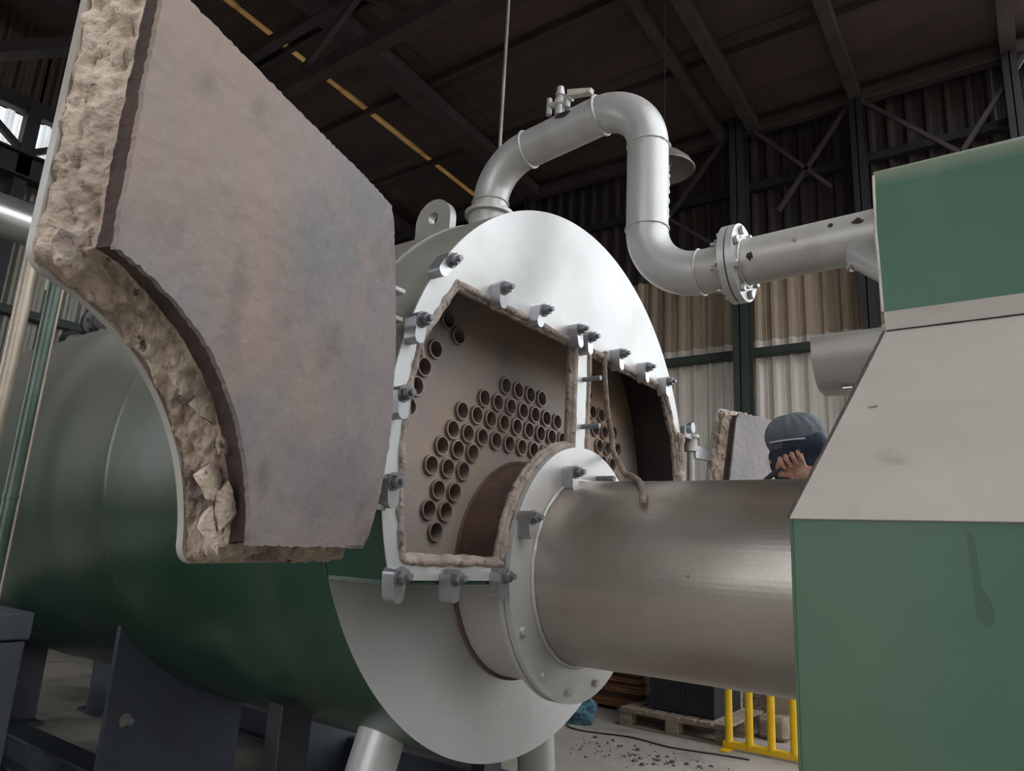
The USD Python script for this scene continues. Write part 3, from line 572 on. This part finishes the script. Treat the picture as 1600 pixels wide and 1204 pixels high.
def chip(x, th, w, h, seed, mname):
    """a flake of bare or fresh paint lying on the pipe"""
    rr = np.random.default_rng(seed); g = np.linspace(0, 2 * np.pi, 13)[:-1]; k = .6 + .6 * rr.random(12)
    xs, ts = x + w * k * np.cos(g), th + h / PR * k * np.sin(g); zc = .770 + (x - .671) * .022
    pts = [(a, (PR + .0012) * math.cos(t), zc + (PR + .0012) * math.sin(t)) for a, t in zip(xs, ts)]; c = (x, (PR + .0016) * math.cos(th), zc + (PR + .0016) * math.sin(th))
    put('paint_chip', T(pts + [c], [(12, (i + 1) % 12, i) for i in range(12)] + [(12, i, (i + 1) % 12) for i in range(12)]), mname, sp, smooth=False)
chip(.715, 3.32, .012, .017, 1, 'rust_chip'); chip(.865, 3.05, .012, .010, 3, 'cream_chip'); chip(.98, 2.75, .009, .010, 4, 'rust_chip'); chip(1.06, 2.85, .020, .014, 5, 'rust_chip')
# vent valve on the top run
vx = -.135; vz = 1.56 + PR
va = thing('vent_valve', 'small silver painted vent valve standing on top of the steam pipe', 'valve', loc=(vx, 0, vz))
VS = lambda m: T((m.vertices - [vx, 0, vz]) * 1.3 + [vx, -.034, vz - .004], m.faces)
put('valve_body', VS(cat(rod((vx, 0, vz - .006), (vx, 0, vz + .030), .017, n=18), rod((vx, 0, vz + .028), (vx, 0, vz + .075), .013, n=18), trimesh.Trimesh(*(lambda m: (m.vertices + [vx, 0, vz + .045], m.faces))(trimesh.creation.icosphere(2, .022)), process=False), rod((vx, 0, vz + .07), (vx, 0, vz + .105), .018, .012, n=16))), 'silver', va, smooth=40)
put('valve_cross', VS(cat(rod((vx - .045, 0, vz + .045), (vx + .05, 0, vz + .045), .011, n=14), rod((vx - .045, 0, vz + .012), (vx - .045, 0, vz + .075), .010, n=12), rod((vx + .03, 0, vz + .015), (vx + .03, 0, vz + .060), .011, n=12))), 'silver', va)
put('valve_lever', VS(hull([(vx + .035, -.012, vz + .052), (vx + .035, .012, vz + .052), (vx + .035, -.012, vz + .078), (vx + .035, .012, vz + .078), (vx + .125, -.013, vz + .035), (vx + .125, .013, vz + .035), (vx + .13, -.01, vz + .050), (vx + .13, .01, vz + .050)])), 'cream_chip', va, smooth=40)
rr = np.random.default_rng(12); g = np.linspace(0, 2 * np.pi, 25)[:-1]; k = .7 + .5 * meshkit.fbm(np.c_[np.cos(g), np.sin(g), g * 0] * 2, 3, 2)
pts = [(-.088 + .042 * a * math.cos(t), -(PR + .0015) * math.sin(1.2 + .26 * a * math.sin(t)), 1.568 + (PR + .0015) * math.cos(1.2 + .26 * a * math.sin(t))) for a, t in zip(k, g)]
put('bare_patch', T(pts + [(-.088, -(PR + .003) * math.sin(1.2), 1.568 + (PR + .003) * math.cos(1.2))], [(24, i, (i + 1) % 24) for i in range(24)] + [(24, (i + 1) % 24, i) for i in range(24)]), 'rust_chip', sp, smooth=False, label='bare grey patch of paint below the vent valve')

# ------------------------------------------------------------------ the green and cream machine on the right
gm = thing('furnace_hood', 'green and cream sheet-metal furnace housing with sloping cream panel', 'furnace', loc=(1.8, 0, FL))
def slab(pts, t, nrm):
    pts = np.asarray(pts, float); n_ = np.asarray(nrm, float); n_ = n_ / np.linalg.norm(n_); m = len(pts); v = np.vstack([pts, pts - n_ * t])
    f = [(0, i, i + 1) for i in range(1, m - 1)] + [(m, m + i + 1, m + i) for i in range(1, m - 1)]
    for i in range(m): j = (i + 1) % m; f += [(i, m + i, m + j), (i, m + j, j)]
    return T(v, f)
LX, LY, LZ = .938, -.50, -.166; UX, UY, UZ, UT = 1.140, -.20, .387, .905; FX = 2.7
put('lower_casing', cat(slab([(LX, LY, FL), (FX, LY, FL), (FX, LY, LZ), (LX, LY, LZ)], .006, (0, -1, 0)),
    slab([(LX, .30, FL), (LX, LY + .006, FL), (LX, LY + .006, LZ), (LX, .30, LZ)], .006, (-1, 0, 0)), slab([(FX, .30, FL), (LX, .30, FL), (LX, .30, LZ), (FX, .30, LZ)], .006, (0, 1, 0)), slab([(FX, LY, FL), (FX, .30, FL), (FX, .30, LZ), (FX, LY, LZ)], .006, (1, 0, 0))), 'machine_green', gm, smooth=False)
put('lower_edge', tube([(LX - .001, LY - .001, FL), (LX - .001, LY - .001, LZ)], .004, 8), 'machine_green', gm)
dz, dy = UZ - LZ, UY - LY
put('sloping_panel', cat(slab([(LX - .004, LY - .008, LZ - .004), (FX, LY - .008, LZ - .004), (FX, UY, UZ), (UX, UY, UZ)], .006, (0, -dz, dy))), 'cream', gm, smooth=False, label='cream sloping panel with scratches')
put('hood_end', slab([(LX, .3, LZ), (LX, LY, LZ), (UX - .002, UY, UZ), (UX - .002, .18, UZ)], .008, (-1, 0, .34)), 'silver_old', gm, smooth=False)
put('back_panel', slab([(FX, .30, LZ), (LX, .30, LZ), (UX - .002, .18, UZ), (FX, .18, UZ)], .006, (0, .55, .12)), 'silver_old', gm, smooth=False)
put('panel_edge', lumpy(tube(resample(np.array([(LX - .006, LY, LZ), (UX - .006, UY + .004, UZ)]), .012, False), .0055, 8), .003, 60, 3), 'rust_chip', gm, label='dark ragged edge of the cream panel')
put('band', slab([(UX, UY, UZ - .002), (FX, UY, UZ - .002), (FX, UY - .004, UZ + .058), (UX - .003, UY - .004, UZ + .058)], .012, (0, -1, 0)), 'cream', gm, smooth=False, label='narrow cream band between slope and upper box')
put('band_joint', lumpy(tube(resample(np.array([(UX, UY - .002, UZ + .001), (FX, UY - .002, UZ + .001)]), .02, False), .0022, 6), .0012, 50, 5), 'groove_dark', gm)
ub = sg.box(UY, UZ + .056, .20, UT); ub = unary_union([ub.difference(sg.box(UY - .1, UT - .02, UY + .02, UT + .1)), sg.Point(UY + .02, UT - .02).buffer(.02, 12)])
put('upper_casing', plate_x(ub, UX - .006, FX), 'machine_green_top', gm, smooth=30, label='green upper box, its top edge fading to cream')
put('end_rim', tube([(UX - .006, UY + .001, UZ + .06), (UX - .008, UY, .62), (UX - .010, UY - .001, .70), (UX - .006, UY + .001, UT - .02)], .0042, 8), 'cream_chip', gm)
put('drip_streak', plate_y(sg.Polygon([(1.318, -.2), (1.323, -.2), (1.328, -.31), (1.344, -.345), (1.348, -.375), (1.338, -.39), (1.326, -.375), (1.323, -.31)]).buffer(.004), LY - .0022, LY - .0002), 'drip_green', gm, smooth=False, label='dark dried drip down the green casing')
sb = sg.Polygon([(.40, .345), (.40, .53), (.21, .53), (.20, .52)] + [(.20 + .13 * (1 - math.cos(t)), .475 - .13 * math.sin(t)) for t in np.linspace(0, math.pi / 2, 14)])
put('side_duct', plate_x(sb, .836, 1.12), 'silver_old', gm, smooth=50, label='small silver duct with a rounded belly on the end of the hood')
put('side_handle', cat(box(.92, .955, .27, .30, .338, .347, .002)), 'clamp_grey', gm)

# ------------------------------------------------------------------ rope gasket hanging from the right opening, over the flue
pts = np.array([(.012, .175, .560), (.018, .158, .50), (.022, .160, .43), (.02, .185, .33), (.022, .205, .26), (.028, .22, .20), (.040, .205, .150), (.085, .16, .100), (.135, .10, .062), (.19, .03, .022), (.25, -.045, .006), (.327, -.131, -.026), (.379, -.207, -.070), (.396, -.240, -.098), (.403, -.258, -.118)])
from scipy.interpolate import make_interp_spline
rp = make_interp_spline(np.arange(len(pts)), pts, 3)(np.linspace(0, len(pts) - 1, 160))
put('gasket_rope', lumpy(tube(rp, .0115, 10), .003, 70, 6), 'rope', smooth=60, label='frayed grey gasket rope dangling from the opening over the duct', cat='rope')
# ------------------------------------------------------------------ pipes, duct and drum on the left
gp = thing('green_pipe', 'slim dark green vertical pipe standing before the boiler side', 'pipe', loc=(-1.5, -1.385, FL))
put('pipe_run', tube([(-1.5, -1.385, FL), (-1.5, -1.385, .8)], .0275, 24), 'pipe_green', gp, smooth=40)
put('coupling', rod((-1.5, -1.385, -.20), (-1.5, -1.385, -.185), .030, n=24), 'pipe_green', gp)
put('pipe_seam', rod((-1.478, -1.368, FL), (-1.478, -1.368, .8), .0055, n=8), 'pipe_pale', gp)
put('elbow', tube([(-1.5, -1.385, .8), (-1.51, -1.37, .86), (-1.56, -1.30, .9), (-1.7, -1.12, .93)], .0275, 20), 'pipe_green', gp, smooth=40)
pp_ = thing('pale_pipe', 'pale grey vertical pipe with a bend at its top, left of the green pipe', 'pipe', loc=(-2.3, -1.224, FL))
put('pipe_run', tube([(-2.3, -1.228, FL), (-2.3, -1.224, .45), (-2.3, -1.228, 1.20), (-2.295, -1.215, 1.254), (-2.26, -1.165, 1.29), (-2.19, -1.09, 1.30)], .034, 24), 'pipe_pale', pp_, smooth=40)
put('return_pipe', tube([(-2.224, -1.161, .79), (-2.224, -1.161, 1.21), (-2.224, -1.15, 1.245), (-2.19, -1.10, 1.265)], .015, 16), 'duct_alu', pp_, smooth=40)
pc = sg.Point(0, 0)
du = thing('ceiling_duct', 'thick aluminium clad pipe running high along the left end', 'duct', loc=(-5, -.5, 1.9))
put('duct_run', rod((-5, -3.5, 2.1), (-5, .55, 2.1), .172, n=48), 'duct_alu', du, smooth=40)
for y in (-1.4, -.42, .3): put('duct_band', rod((-5, y - .012, 2.1), (-5, y + .012, 2.1), .176, n=48), 'duct_alu', du)
put('hanger', cat(*[rod((-5, y, 2.27), (-5, y, roof_z(y) - .05), .012, n=8) for y in (-2.4, .4)]), 'steel_dark', du)
dr = thing('feed_drum', 'silver horizontal drum lying behind the top of the boiler', 'tank', loc=(-6.2, 1.6, FL))
put('drum_shell', lathe_x([(-7.4, .0), (-7.38, .40), (-7.3, .50), (-4.95, .50), (-4.87, .40), (-4.85, .0)], cy=1.6, cz=1.46, n=64), 'silver', dr, smooth=40)
for x_ in (-6.9, -5.4): put('drum_stand', cat(box(x_ - .06, x_ + .06, 1.25, 1.95, FL, 1.05, .006)), 'black_iron', dr, smooth=False)
bv = thing('stop_valve', 'grey flanged stop valve on top of the boiler beside the drum', 'valve', loc=(-4.45, -.1, 1.05))
def disc(c, d, r, h, m, name='valve_flange', n=32): put(name, rod(np.asarray(c) - np.asarray(d) * h / 2, np.asarray(c) + np.asarray(d) * h / 2, r, n=n), m, bv)
put('valve_body', cat(rod((-4.5, 0, 1.30), (-4.08, 0, 1.30), .062, n=24), trimesh.Trimesh(*(lambda m: (m.vertices * [1.1, 1, 1] + [-4.28, 0, 1.30], m.faces))(trimesh.creation.icosphere(3, .10)), process=False), rod((-4.28, 0, 1.047), (-4.28, 0, 1.30), .06, n=20)), 'valve_iron', bv, smooth=40)
disc((-4.47, 0, 1.30), (1, 0, 0), .125, .03, 'black_iron'); disc((-4.43, 0, 1.30), (1, 0, 0), .125, .03, 'valve_iron'); disc((-4.10, 0, 1.30), (1, 0, 0), .11, .03, 'valve_iron'); 
put('valve_bonnet', cat(rod((-4.28, 0, 1.38), (-4.28, 0, 1.46), .055, .035, n=20), rod((-4.28, 0, 1.45), (-4.28, 0, 1.58), .012, n=10), *[rod((-4.47, .1 * math.cos(t), 1.3 + .1 * math.sin(t)), (-4.41, .1 * math.cos(t), 1.3 + .1 * math.sin(t)), .012, n=8) for t in np.arange(8) * math.pi / 4]), 'black_iron', bv)
put('hand_wheel', cat(tube([(-4.28 + .085 * math.cos(t), .085 * math.sin(t), 1.57) for t in np.linspace(0, 2 * np.pi, 32, endpoint=False)], .010, 8, closed=True), *[rod((-4.28, 0, 1.57), (-4.28 + .085 * math.cos(t), .085 * math.sin(t), 1.57), .007, n=6) for t in np.arange(4) * math.pi / 2]), 'black_iron', bv)
nz = thing('nozzle_stub', 'short dark flanged nozzle on the boiler top left of the stop valve', 'nozzle', loc=(-4.78, 0, 1.0))
put('nozzle_neck', rod((-4.84, -.02, 1.2), (-4.66, 0, 1.18), .06, n=24), 'silver', nz); put('nozzle_flange', lathe([(0, .03), (0, .098), (.03, .098), (.03, .03)], (-4.86, -.02, 1.2), (1, .1, -.1), 32), 'black_iron', nz)
put('nozzle_post', rod((-4.68, 0, 1.047), (-4.68, 0, 1.2), .055, n=20), 'silver', nz)

# hanging rod and lamp
put('hanging_rod', rod((-1.30, 1.0, 2.2), (-1.31, 1.0, roof_z(1.0) - .02), .0125, n=12), 'lamp_metal', label='thin straight rod hanging from the roof behind the steam pipe', cat='rod')
lm = thing('pendant_lamp', 'bell shaped pendant lamp hanging behind the steam pipe', 'lamp', loc=(-1.0, 3.0, 3.12))
put('shade', lathe([(0, .265), (.012, .270), (.015, .262), (.07, .235), (.15, .15), (.20, .075), (.26, .06), (.27, .0)], (-1.0, 3.0, 3.12), (0, 0, 1), 48), 'lamp_metal', lm, smooth=40)
put('bulb', T(*(lambda m: (m.vertices * [1, 1, 1.3] + [-1.0, 3.0, 3.2], m.faces))(trimesh.creation.icosphere(2, .07))), 'silver', lm)
put('cord', rod((-1.0, 3.0, 3.38), (-1.0, 3.0, roof_z(3.0) - .01), .004, n=8), 'steel_dark', lm)

# ------------------------------------------------------------------ floor level
bn = thing('steel_cabinet', 'dark grey steel cabinet with a lipped lid at the lower left corner', 'cabinet', loc=(-1.85, -1.75, FL))
put('cabinet_body', box(-2.1, -1.605, -2.3, -1.205, FL, -.70, .006), 'bin_steel', bn, smooth=False)
put('cabinet_lid', box(-2.11, -1.595, -2.31, -1.195, -.695, -.60, .006), 'bin_steel', bn, smooth=False)
st = thing('steel_stand', 'dark steel frame with diagonal brace under the rear of boiler', 'frame', loc=(-3.0, -.9, FL))
put('stand_panel', box(-3.4, -3.37, -1.3, -.72, FL, -.86), 'blue_steel', st, smooth=False)
d, a, b = frame_of(np.subtract((-2.6, -.85, -1.45), (-2.85, -1.3, -.85))); put('brace', obox((-2.725, -1.05, -1.15), np.array([d, a, b]), (.40, .03, .05)), 'black_iron', st, smooth=False)
put('stand_post', box(-2.9, -2.82, -1.36, -1.28, FL, -.84), 'black_iron', st, smooth=False); put('stand_foot', box(-2.95, -2.5, -1.42, -.75, FL, FL + .03), 'black_iron', st, smooth=False)
bm = 'pale timber beam lying across the floor behind the boiler'
put('timber_beam', box(-4.4, -1.9, .96, 1.10, FL, FL + .105, .006), 'panel_beige', smooth=False, label=bm, cat='beam')

# pallet, crate, boards
pl = thing('pallet', 'weathered wooden pallet on the dusty floor behind the barrier', 'pallet', loc=(-.84, 3.1, FL))
px0, px1, py0, py1 = -1.25, -.42, 2.80, 3.58
for k, x_ in enumerate((px0 + .045, (px0 + px1) / 2, px1 - .045)):
    for y in (py0 + .045, (py0 + py1) / 2, py1 - .045): put('pallet_block', box(x_ - .05, x_ + .05, y - .045, y + .045, FL + .015, FL + .095, .003), 'pallet_wood', pl, smooth=False)
for y in (py0 + .045, (py0 + py1) / 2, py1 - .045):
    put('pallet_board', box(px0, px1, y - .048, y + .048, FL + .095, FL + .112, .002), 'pallet_wood', pl, smooth=False); put('pallet_board', box(px0, px1, y - .048, y + .048, FL, FL + .015, .002), 'pallet_wood', pl, smooth=False)
for k in range(7): x_ = px0 + .05 + k * (px1 - px0 - .1) / 6; put('pallet_board', box(x_ - .048, x_ + .048, py0, py1, FL + .112, FL + .130, .002), 'pallet_wood', pl, smooth=False)
cr = thing('equipment_crate', 'dark blue-black sheet-clad crate standing on the wooden pallet', 'crate', loc=(-.8, 3.2, FL + .13))
put('crate_body', box(-1.05, -.56, 2.92, 3.48, FL + .13, -.62, .008), 'crate_dark', cr, smooth=False)
for x_ in (-1.05, -.80, -.57): put('crate_rib', box(x_ - .012, x_ + .012, 2.908, 2.92, FL + .13, -.62, .002), 'crate_dark', cr, smooth=False)
put('crate_lid', box(-1.07, -.54, 2.9, 3.5, -.62, -.60, .004), 'crate_dark', cr, smooth=False)
z = FL + .03; rr = np.random.default_rng(3)
put('stack_bearer', box(-1.48, -1.41, 3.2, 4.1, FL, FL + .03), 'pallet_wood', smooth=False, label='timber bearer under the right end of the brown board stack', cat='bearer')
put('stack_bearer', box(-2.35, -2.28, 3.2, 4.1, FL, FL + .03), 'pallet_wood', smooth=False, label='timber bearer under the left end of the brown board stack', cat='bearer')
ORD = ['topmost', 'second', 'third', 'fourth', 'fifth', 'sixth', 'seventh', 'eighth', 'ninth', 'tenth', 'eleventh', 'twelfth', 'thirteenth', 'fourteenth', 'bottom']
for k in range(15):
    t_ = .0155 + .003 * rr.random(); jx, jy = rr.normal(0, .010, 2)
    put('board', box(-2.30 + jx, -1.285 + jx, 3.24 + jy, 4.06 + jy, z, z + t_, .002), 'board_dark' if k in (4, 5, 9, 12) else 'board_wood', smooth=False, label=f'{ORD[14 - k]} flat brown board{", counting from the top," if 0 < k < 14 else ""} of the stack behind the flue duct', cat='board', group='brown boards in the stack'); z += t_ + .0025
# yellow barrier
br = thing('yellow_barrier', 'bright yellow tubular barrier with upright bars under the grey duct', 'barrier', loc=(-.05, 2.75, FL))
bars = [-.40, -.26, -.115, .03, .175, .32]
for x_ in bars: put('upright_bar', rod((x_, 2.755, FL + .04), (x_, 2.755, FL + 1.0), .0255, n=20), 'yellow', br)
put('bottom_rail', box(-.44, .36, 2.735, 2.775, FL + .01, FL + .055, .006), 'yellow', br, smooth=False); put('top_rail', rod((-.44, 2.755, FL + 1.0), (.36, 2.755, FL + 1.0), .026, n=20), 'yellow', br)
for x_ in (-.40, .32): put('barrier_foot', box(x_ - .03, x_ + .03, 2.64, 2.785, FL, FL + .010, .002), 'yellow', br, smooth=False)
# things leaning at the back wall behind the barrier
put('leaning_panel', obox((-.02, 3.62, FL + .42), np.array([[1, 0, 0], [0, .985, -.17], [0, .17, .985]]), (.36, .012, .42), .002), 'panel_beige', smooth=False, label='beige fibre panel leaning up behind the yellow bars', cat='panel')
put('leaning_panel', obox((-.52, 3.92, FL + .40), np.array([[.97, .24, 0], [-.24 * .985, .97 * .985, -.17], [-.04, .165, .985]]), (.16, .03, .40), .004), 'rubble', smooth=False, label='rough pitted slab leaning behind the leftmost yellow bar', cat='slab')
sk = lumpy(subdiv(box(-.37, -.15, 3.22, 3.44, FL, FL + .16, .03), .05), .02, 9, 3)
put('cardboard_box', sk, 'panel_beige', smooth=30, label='crumpled beige box on the floor between the yellow bars', cat='box')
tc = trimesh.creation.icosphere(4, .16); tc.vertices *= [1.1, .8, .95]; tc = lumpy(tc, .075, 14, 8); tv = tc.vertices + [-1.56, 2.62, FL + .10]; tv[:, 2] = np.maximum(tv[:, 2], FL + .002)
put('teal_sack', T(tv, tc.faces), 'teal_cloth', smooth=60, label='crumpled teal cloth bundle on the floor behind the boiler', cat='cloth')
hs = make_interp_spline(np.arange(6), np.array([(-1.5, 2.45, FL + .01), (-1.25, 2.42, FL + .01), (-1.0, 2.5, FL + .01), (-.75, 2.46, FL + .01), (-.5, 2.50, FL + .01), (-.2, 2.56, FL + .01)]), 3)(np.linspace(0, 5, 60))
put('floor_cable', tube(hs - [0, 0, .004], .005, 8), 'steel_dark', label='thin dark cable trailing over the dusty floor before the pallet', cat='cable')
deb = []
rr = np.random.default_rng(5)
for k in range(110):
    c = np.array([rr.normal(-.75, .28), rr.normal(2.15, .16), FL]); s = .004 + .014 * rr.random() ** 3
    m = trimesh.creation.icosphere(1, s); m.vertices *= [1, .7 + rr.random() * .6, .5]; m.vertices += (rr.random(m.vertices.shape) - .5) * s * .6; deb.append(T(m.vertices + c + [0, 0, s * .3], m.faces))
put('floor_debris', cat(*deb), 'debris', smooth=False, label='scattered dark crumbs and flakes on the dusty concrete floor', cat='debris', kind='stuff')
wr = lumpy(subdiv(box(-2.45, -2.2, -.95, -.72, FL + .001, FL + .05, .015), .04), .03, 10, 3)
wr.vertices[:, 2] = np.maximum(wr.vertices[:, 2], FL + .001)
put('plastic_wrap', wr, 'seam_white', smooth=40, label='crumpled clear-white plastic wrap on the floor beside the cabinet', cat='wrap')

# ------------------------------------------------------------------ the person behind the duct
def px(u, v, depth):
    return None
def sph(c, r, n=20): return m3.Manifold.sphere(r, n).translate(tuple(map(float, c)))
def bone(a, ra, b, rb): return m3.Manifold.batch_hull([sph(a, ra), sph(b, rb)])
def fuse(parts, edge, it=6):
    m = m3.Manifold.batch_boolean(parts, m3.OpType.Add).refine_to_length(edge).to_mesh()
    t = trimesh.Trimesh(m.vert_properties[:, :3], m.tri_verts, process=True); trimesh.smoothing.filter_taubin(t, iterations=it); return t
PX, PY = .76, .56
pe = thing('person', 'person in dark blue work clothes and grey cap, cloth over face, fist raised', 'person', loc=(PX, PY, FL))
hc = np.array([.706, .480, .160])                       # head centre
fw = np.array([-.80, -.55, -.22]); fw /= np.linalg.norm(fw)      # where the face looks
sd = np.cross([0, 0, 1], fw); sd /= np.linalg.norm(sd); up = np.cross(fw, sd)   # sd: the person's left
def H(f, s, u): return hc + f * fw + s * sd + u * up
neck = np.array([.765, .555, .035]); chest = np.array([.84, .70, -.17]); hip = np.array([.86, .78, -.60])
shl, shr = chest + .165 * sd + [0, .03, .10], chest - .185 * sd + [0, 0, .10]
handc = np.array([.722, .372, .080])
elr = np.array([.925, .405, .0]); wrr = np.array([.790, .395, .050])     # left arm raised to the face, right arm hanging
ell = shr + np.array([.02, .08, -.28]); wrl = ell + np.array([-.04, -.02, -.24])
parts = [bone(neck, .058, H(-.02, 0, -.05), .062), bone(H(-.015, 0, .025), .086, H(.018, 0, .02), .080), bone(H(.01, 0, .0), .075, H(.05, 0, -.075), .045),
  bone(H(.085, 0, .005), .013, H(.105, 0, -.028), .015), bone(H(.088, .02, -.06), .012, H(.088, -.02, -.06), .012),
  bone(H(-.01, .074, .0), .012, H(-.018, .078, .020), .013), bone(H(-.01, -.074, .0), .012, H(-.018, -.078, .020), .013), bone(H(.075, .04, .03), .016, H(.075, -.04, .03), .016),
  bone(shl, .075, shr, .075), bone(chest, .125, hip, .115), bone(chest + .08 * sd, .11, hip + .06 * sd, .10), bone(chest - .08 * sd, .11, hip - .06 * sd, .10), bone(neck, .055, chest + [0, 0, .1], .09),
  bone(shl, .062, elr, .048), bone(elr, .046, wrr, .030), bone(wrr, .030, handc + [.012, .012, -.02], .028), bone(shr, .062, ell, .048), bone(ell, .046, wrl, .030)]
kl, kr = hip + .09 * sd + np.array([-.02, -.03, -.44]), hip - .09 * sd + np.array([0, 0, -.44]); al, ar_ = kl + np.array([.02, .02, -.38]), kr + np.array([.02, .02, -.38])
for s, k_, a_ in ((1, kl, al), (-1, kr, ar_)):
    parts += [bone(hip + s * .085 * sd, .105, k_, .064), bone(k_, .062, a_, .045), bone(a_, .042, a_ + fw * [.10, .10, 0] + [0, 0, -.045], .034)]
# hands: palm and five curled fingers
hd = {}
def hand(c, pal, kn, th, curl=1.0):
    """c palm centre, pal palm normal (the side the fingers curl to), kn direction to the knuckles, th direction to the thumb"""
    kn, pal, th = [np.asarray(q, float) / np.linalg.norm(q) for q in (kn, pal, th)]; out = [m3.Manifold.batch_hull([sph(c + a * kn + b * th, .013, 14) for a, b in ((-.035, -.022), (-.035, .022), (.034, -.034), (.034, .034))])]
    for i, (b, ln) in enumerate(((.034, .94), (.011, 1.05), (-.012, 1.0), (-.034, .80))):
        r0 = .0098 - .0006 * i; a = c + .036 * kn + b * th
        p1 = a + ln * (.034 * kn * .38 + pal * .030); p2 = p1 + ln * (pal * .022 - kn * .016); p3 = p2 + ln * (-kn * .020 - pal * .006)
        out += [bone(a, r0 + .001, p1, r0), bone(p1, r0, p2, r0 - .0008), bone(p2, r0 - .0008, p3, r0 - .002)]
    a = c - .020 * kn + .030 * th; p1 = a + .030 * th + .016 * kn + .010 * pal; p2 = p1 + .026 * kn + .016 * pal - .006 * th; p3 = p2 + .020 * kn + .016 * pal - .016 * th
    return out + [bone(a, .014, p1, .0115), bone(p1, .0115, p2, .0105), bone(p2, .0105, p3, .0085)]
kn = np.array([-.35, -.30, .88]); kn /= np.linalg.norm(kn); pal = -np.cross(kn, np.cross(kn, fw)) * -1; pal = sd * .75 + fw * .35; pal -= kn * (pal @ kn); th = np.cross(kn, pal)
if th @ fw < 0: th = -th
parts += hand(handc, pal, kn, th)
parts += hand(wrl + np.array([-.012, -.006, -.075]), sd, (-.12, -.08, -1), fw) + [bone(wrl, .028, wrl + np.array([-.006, -.003, -.04]), .026)]
bodym = fuse(parts, .0085, 8)
pb = put('body', bodym, 'skin', pe, smooth=True)
# clothing follows the same skeleton a little larger
cl = [bone(shl, .088, shr, .088), bone(chest, .138, hip, .128), bone(chest + .08 * sd, .123, hip + .06 * sd, .113), bone(chest - .08 * sd, .123, hip - .06 * sd, .113), bone(neck + [.008, .01, -.03], .075, chest + [0, 0, .1], .10),
  bone(shl, .076, elr, .062), bone(elr, .060, elr + (wrr - elr) * .86, .043), bone(shr, .076, ell, .062), bone(ell, .060, ell + (wrl - ell) * .9, .043)]
put('shirt', lumpy(fuse(cl, .014, 5), .006, 14, 4), 'shirt_cloth', pb, smooth=True)
tr_ = []
for s, k_, a_ in ((1, kl, al), (-1, kr, ar_)): tr_ += [bone(hip + s * .085 * sd, .120, k_, .078), bone(k_, .078, a_ + [0, 0, .02], .066)]
put('trousers', lumpy(fuse(tr_ + [bone(hip + .08 * sd, .118, hip - .08 * sd, .118)], .018, 4), .006, 12, 6), 'trousers', pb, smooth=True)
bt = []
for a_ in (al, ar_): bt += [bone(a_ + [0, 0, .03], .056, a_ + [0, 0, -.045], .052), bone(a_ + [0, 0, -.050], .046, a_ + fw * [.17, .17, 0] + [0, 0, -.058], .040)]
bm_ = fuse(bt, .014, 3); bv_ = bm_.vertices; bv_[:, 2] = np.maximum(bv_[:, 2], FL); put('boots', T(bv_, bm_.faces), 'boot', pb, smooth=40)
# cap: crown, seam and short peak; cloth wrapped over the lower face
crown = fuse([bone(H(-.02, 0, .045), .099, H(.022, 0, .052), .090), bone(H(-.03, 0, .01), .094, H(-.02, 0, .03), .097)], .009, 4)
cv = crown.vertices; a_ = np.arctan2((cv - hc) @ sd, (cv - hc) @ fw); hgt = (cv - hc) @ up
cv = cv + (crown.vertex_normals * (.003 * np.sin(a_ * 14) * np.clip(hgt / .1, 0, 1))[:, None])
put('cap', T(cv, crown.faces), 'cap_cloth', pb, smooth=True)
band = [H(.012 + .106 * math.cos(t), .098 * math.sin(t), .030 + .012 * math.cos(t)) for t in np.linspace(.35, 2.3, 50)]
put('cap_seam', tube(band, .0035, 8), 'seam_white', pb)
scarf = fuse([bone(H(.03, 0, -.035), .088, H(.045, 0, -.075), .070), bone(H(-.02, 0, -.04), .095, H(-.03, 0, -.10), .085), bone(H(.0, 0, -.09), .085, neck + [0, 0, .02], .088), bone(H(.03, -.05, .005), .052, H(-.04, -.062, .0), .056), bone(H(.03, .05, .005), .052, H(-.04, .062, .0), .056)], .011, 4)
put('face_cloth', lumpy(scarf, .006, 22, 3), 'scarf_cloth', pb, smooth=True)
# rod held in the fist
gd = pal / np.linalg.norm(pal)
rd = th / np.linalg.norm(th); g0 = handc + .032 * kn + .024 * gd
tip = np.array([.63, .33, .03]); dirr = (tip - g0) / np.linalg.norm(tip - g0)
put('hand_hose', tube([g0 - dirr * .05, g0, g0 + dirr * .06, tip, tip + np.array([-.06, .02, -.05])], .0095, 12), 'black_iron', label='short dark hose gripped in the raised fist of the person', cat='hose')
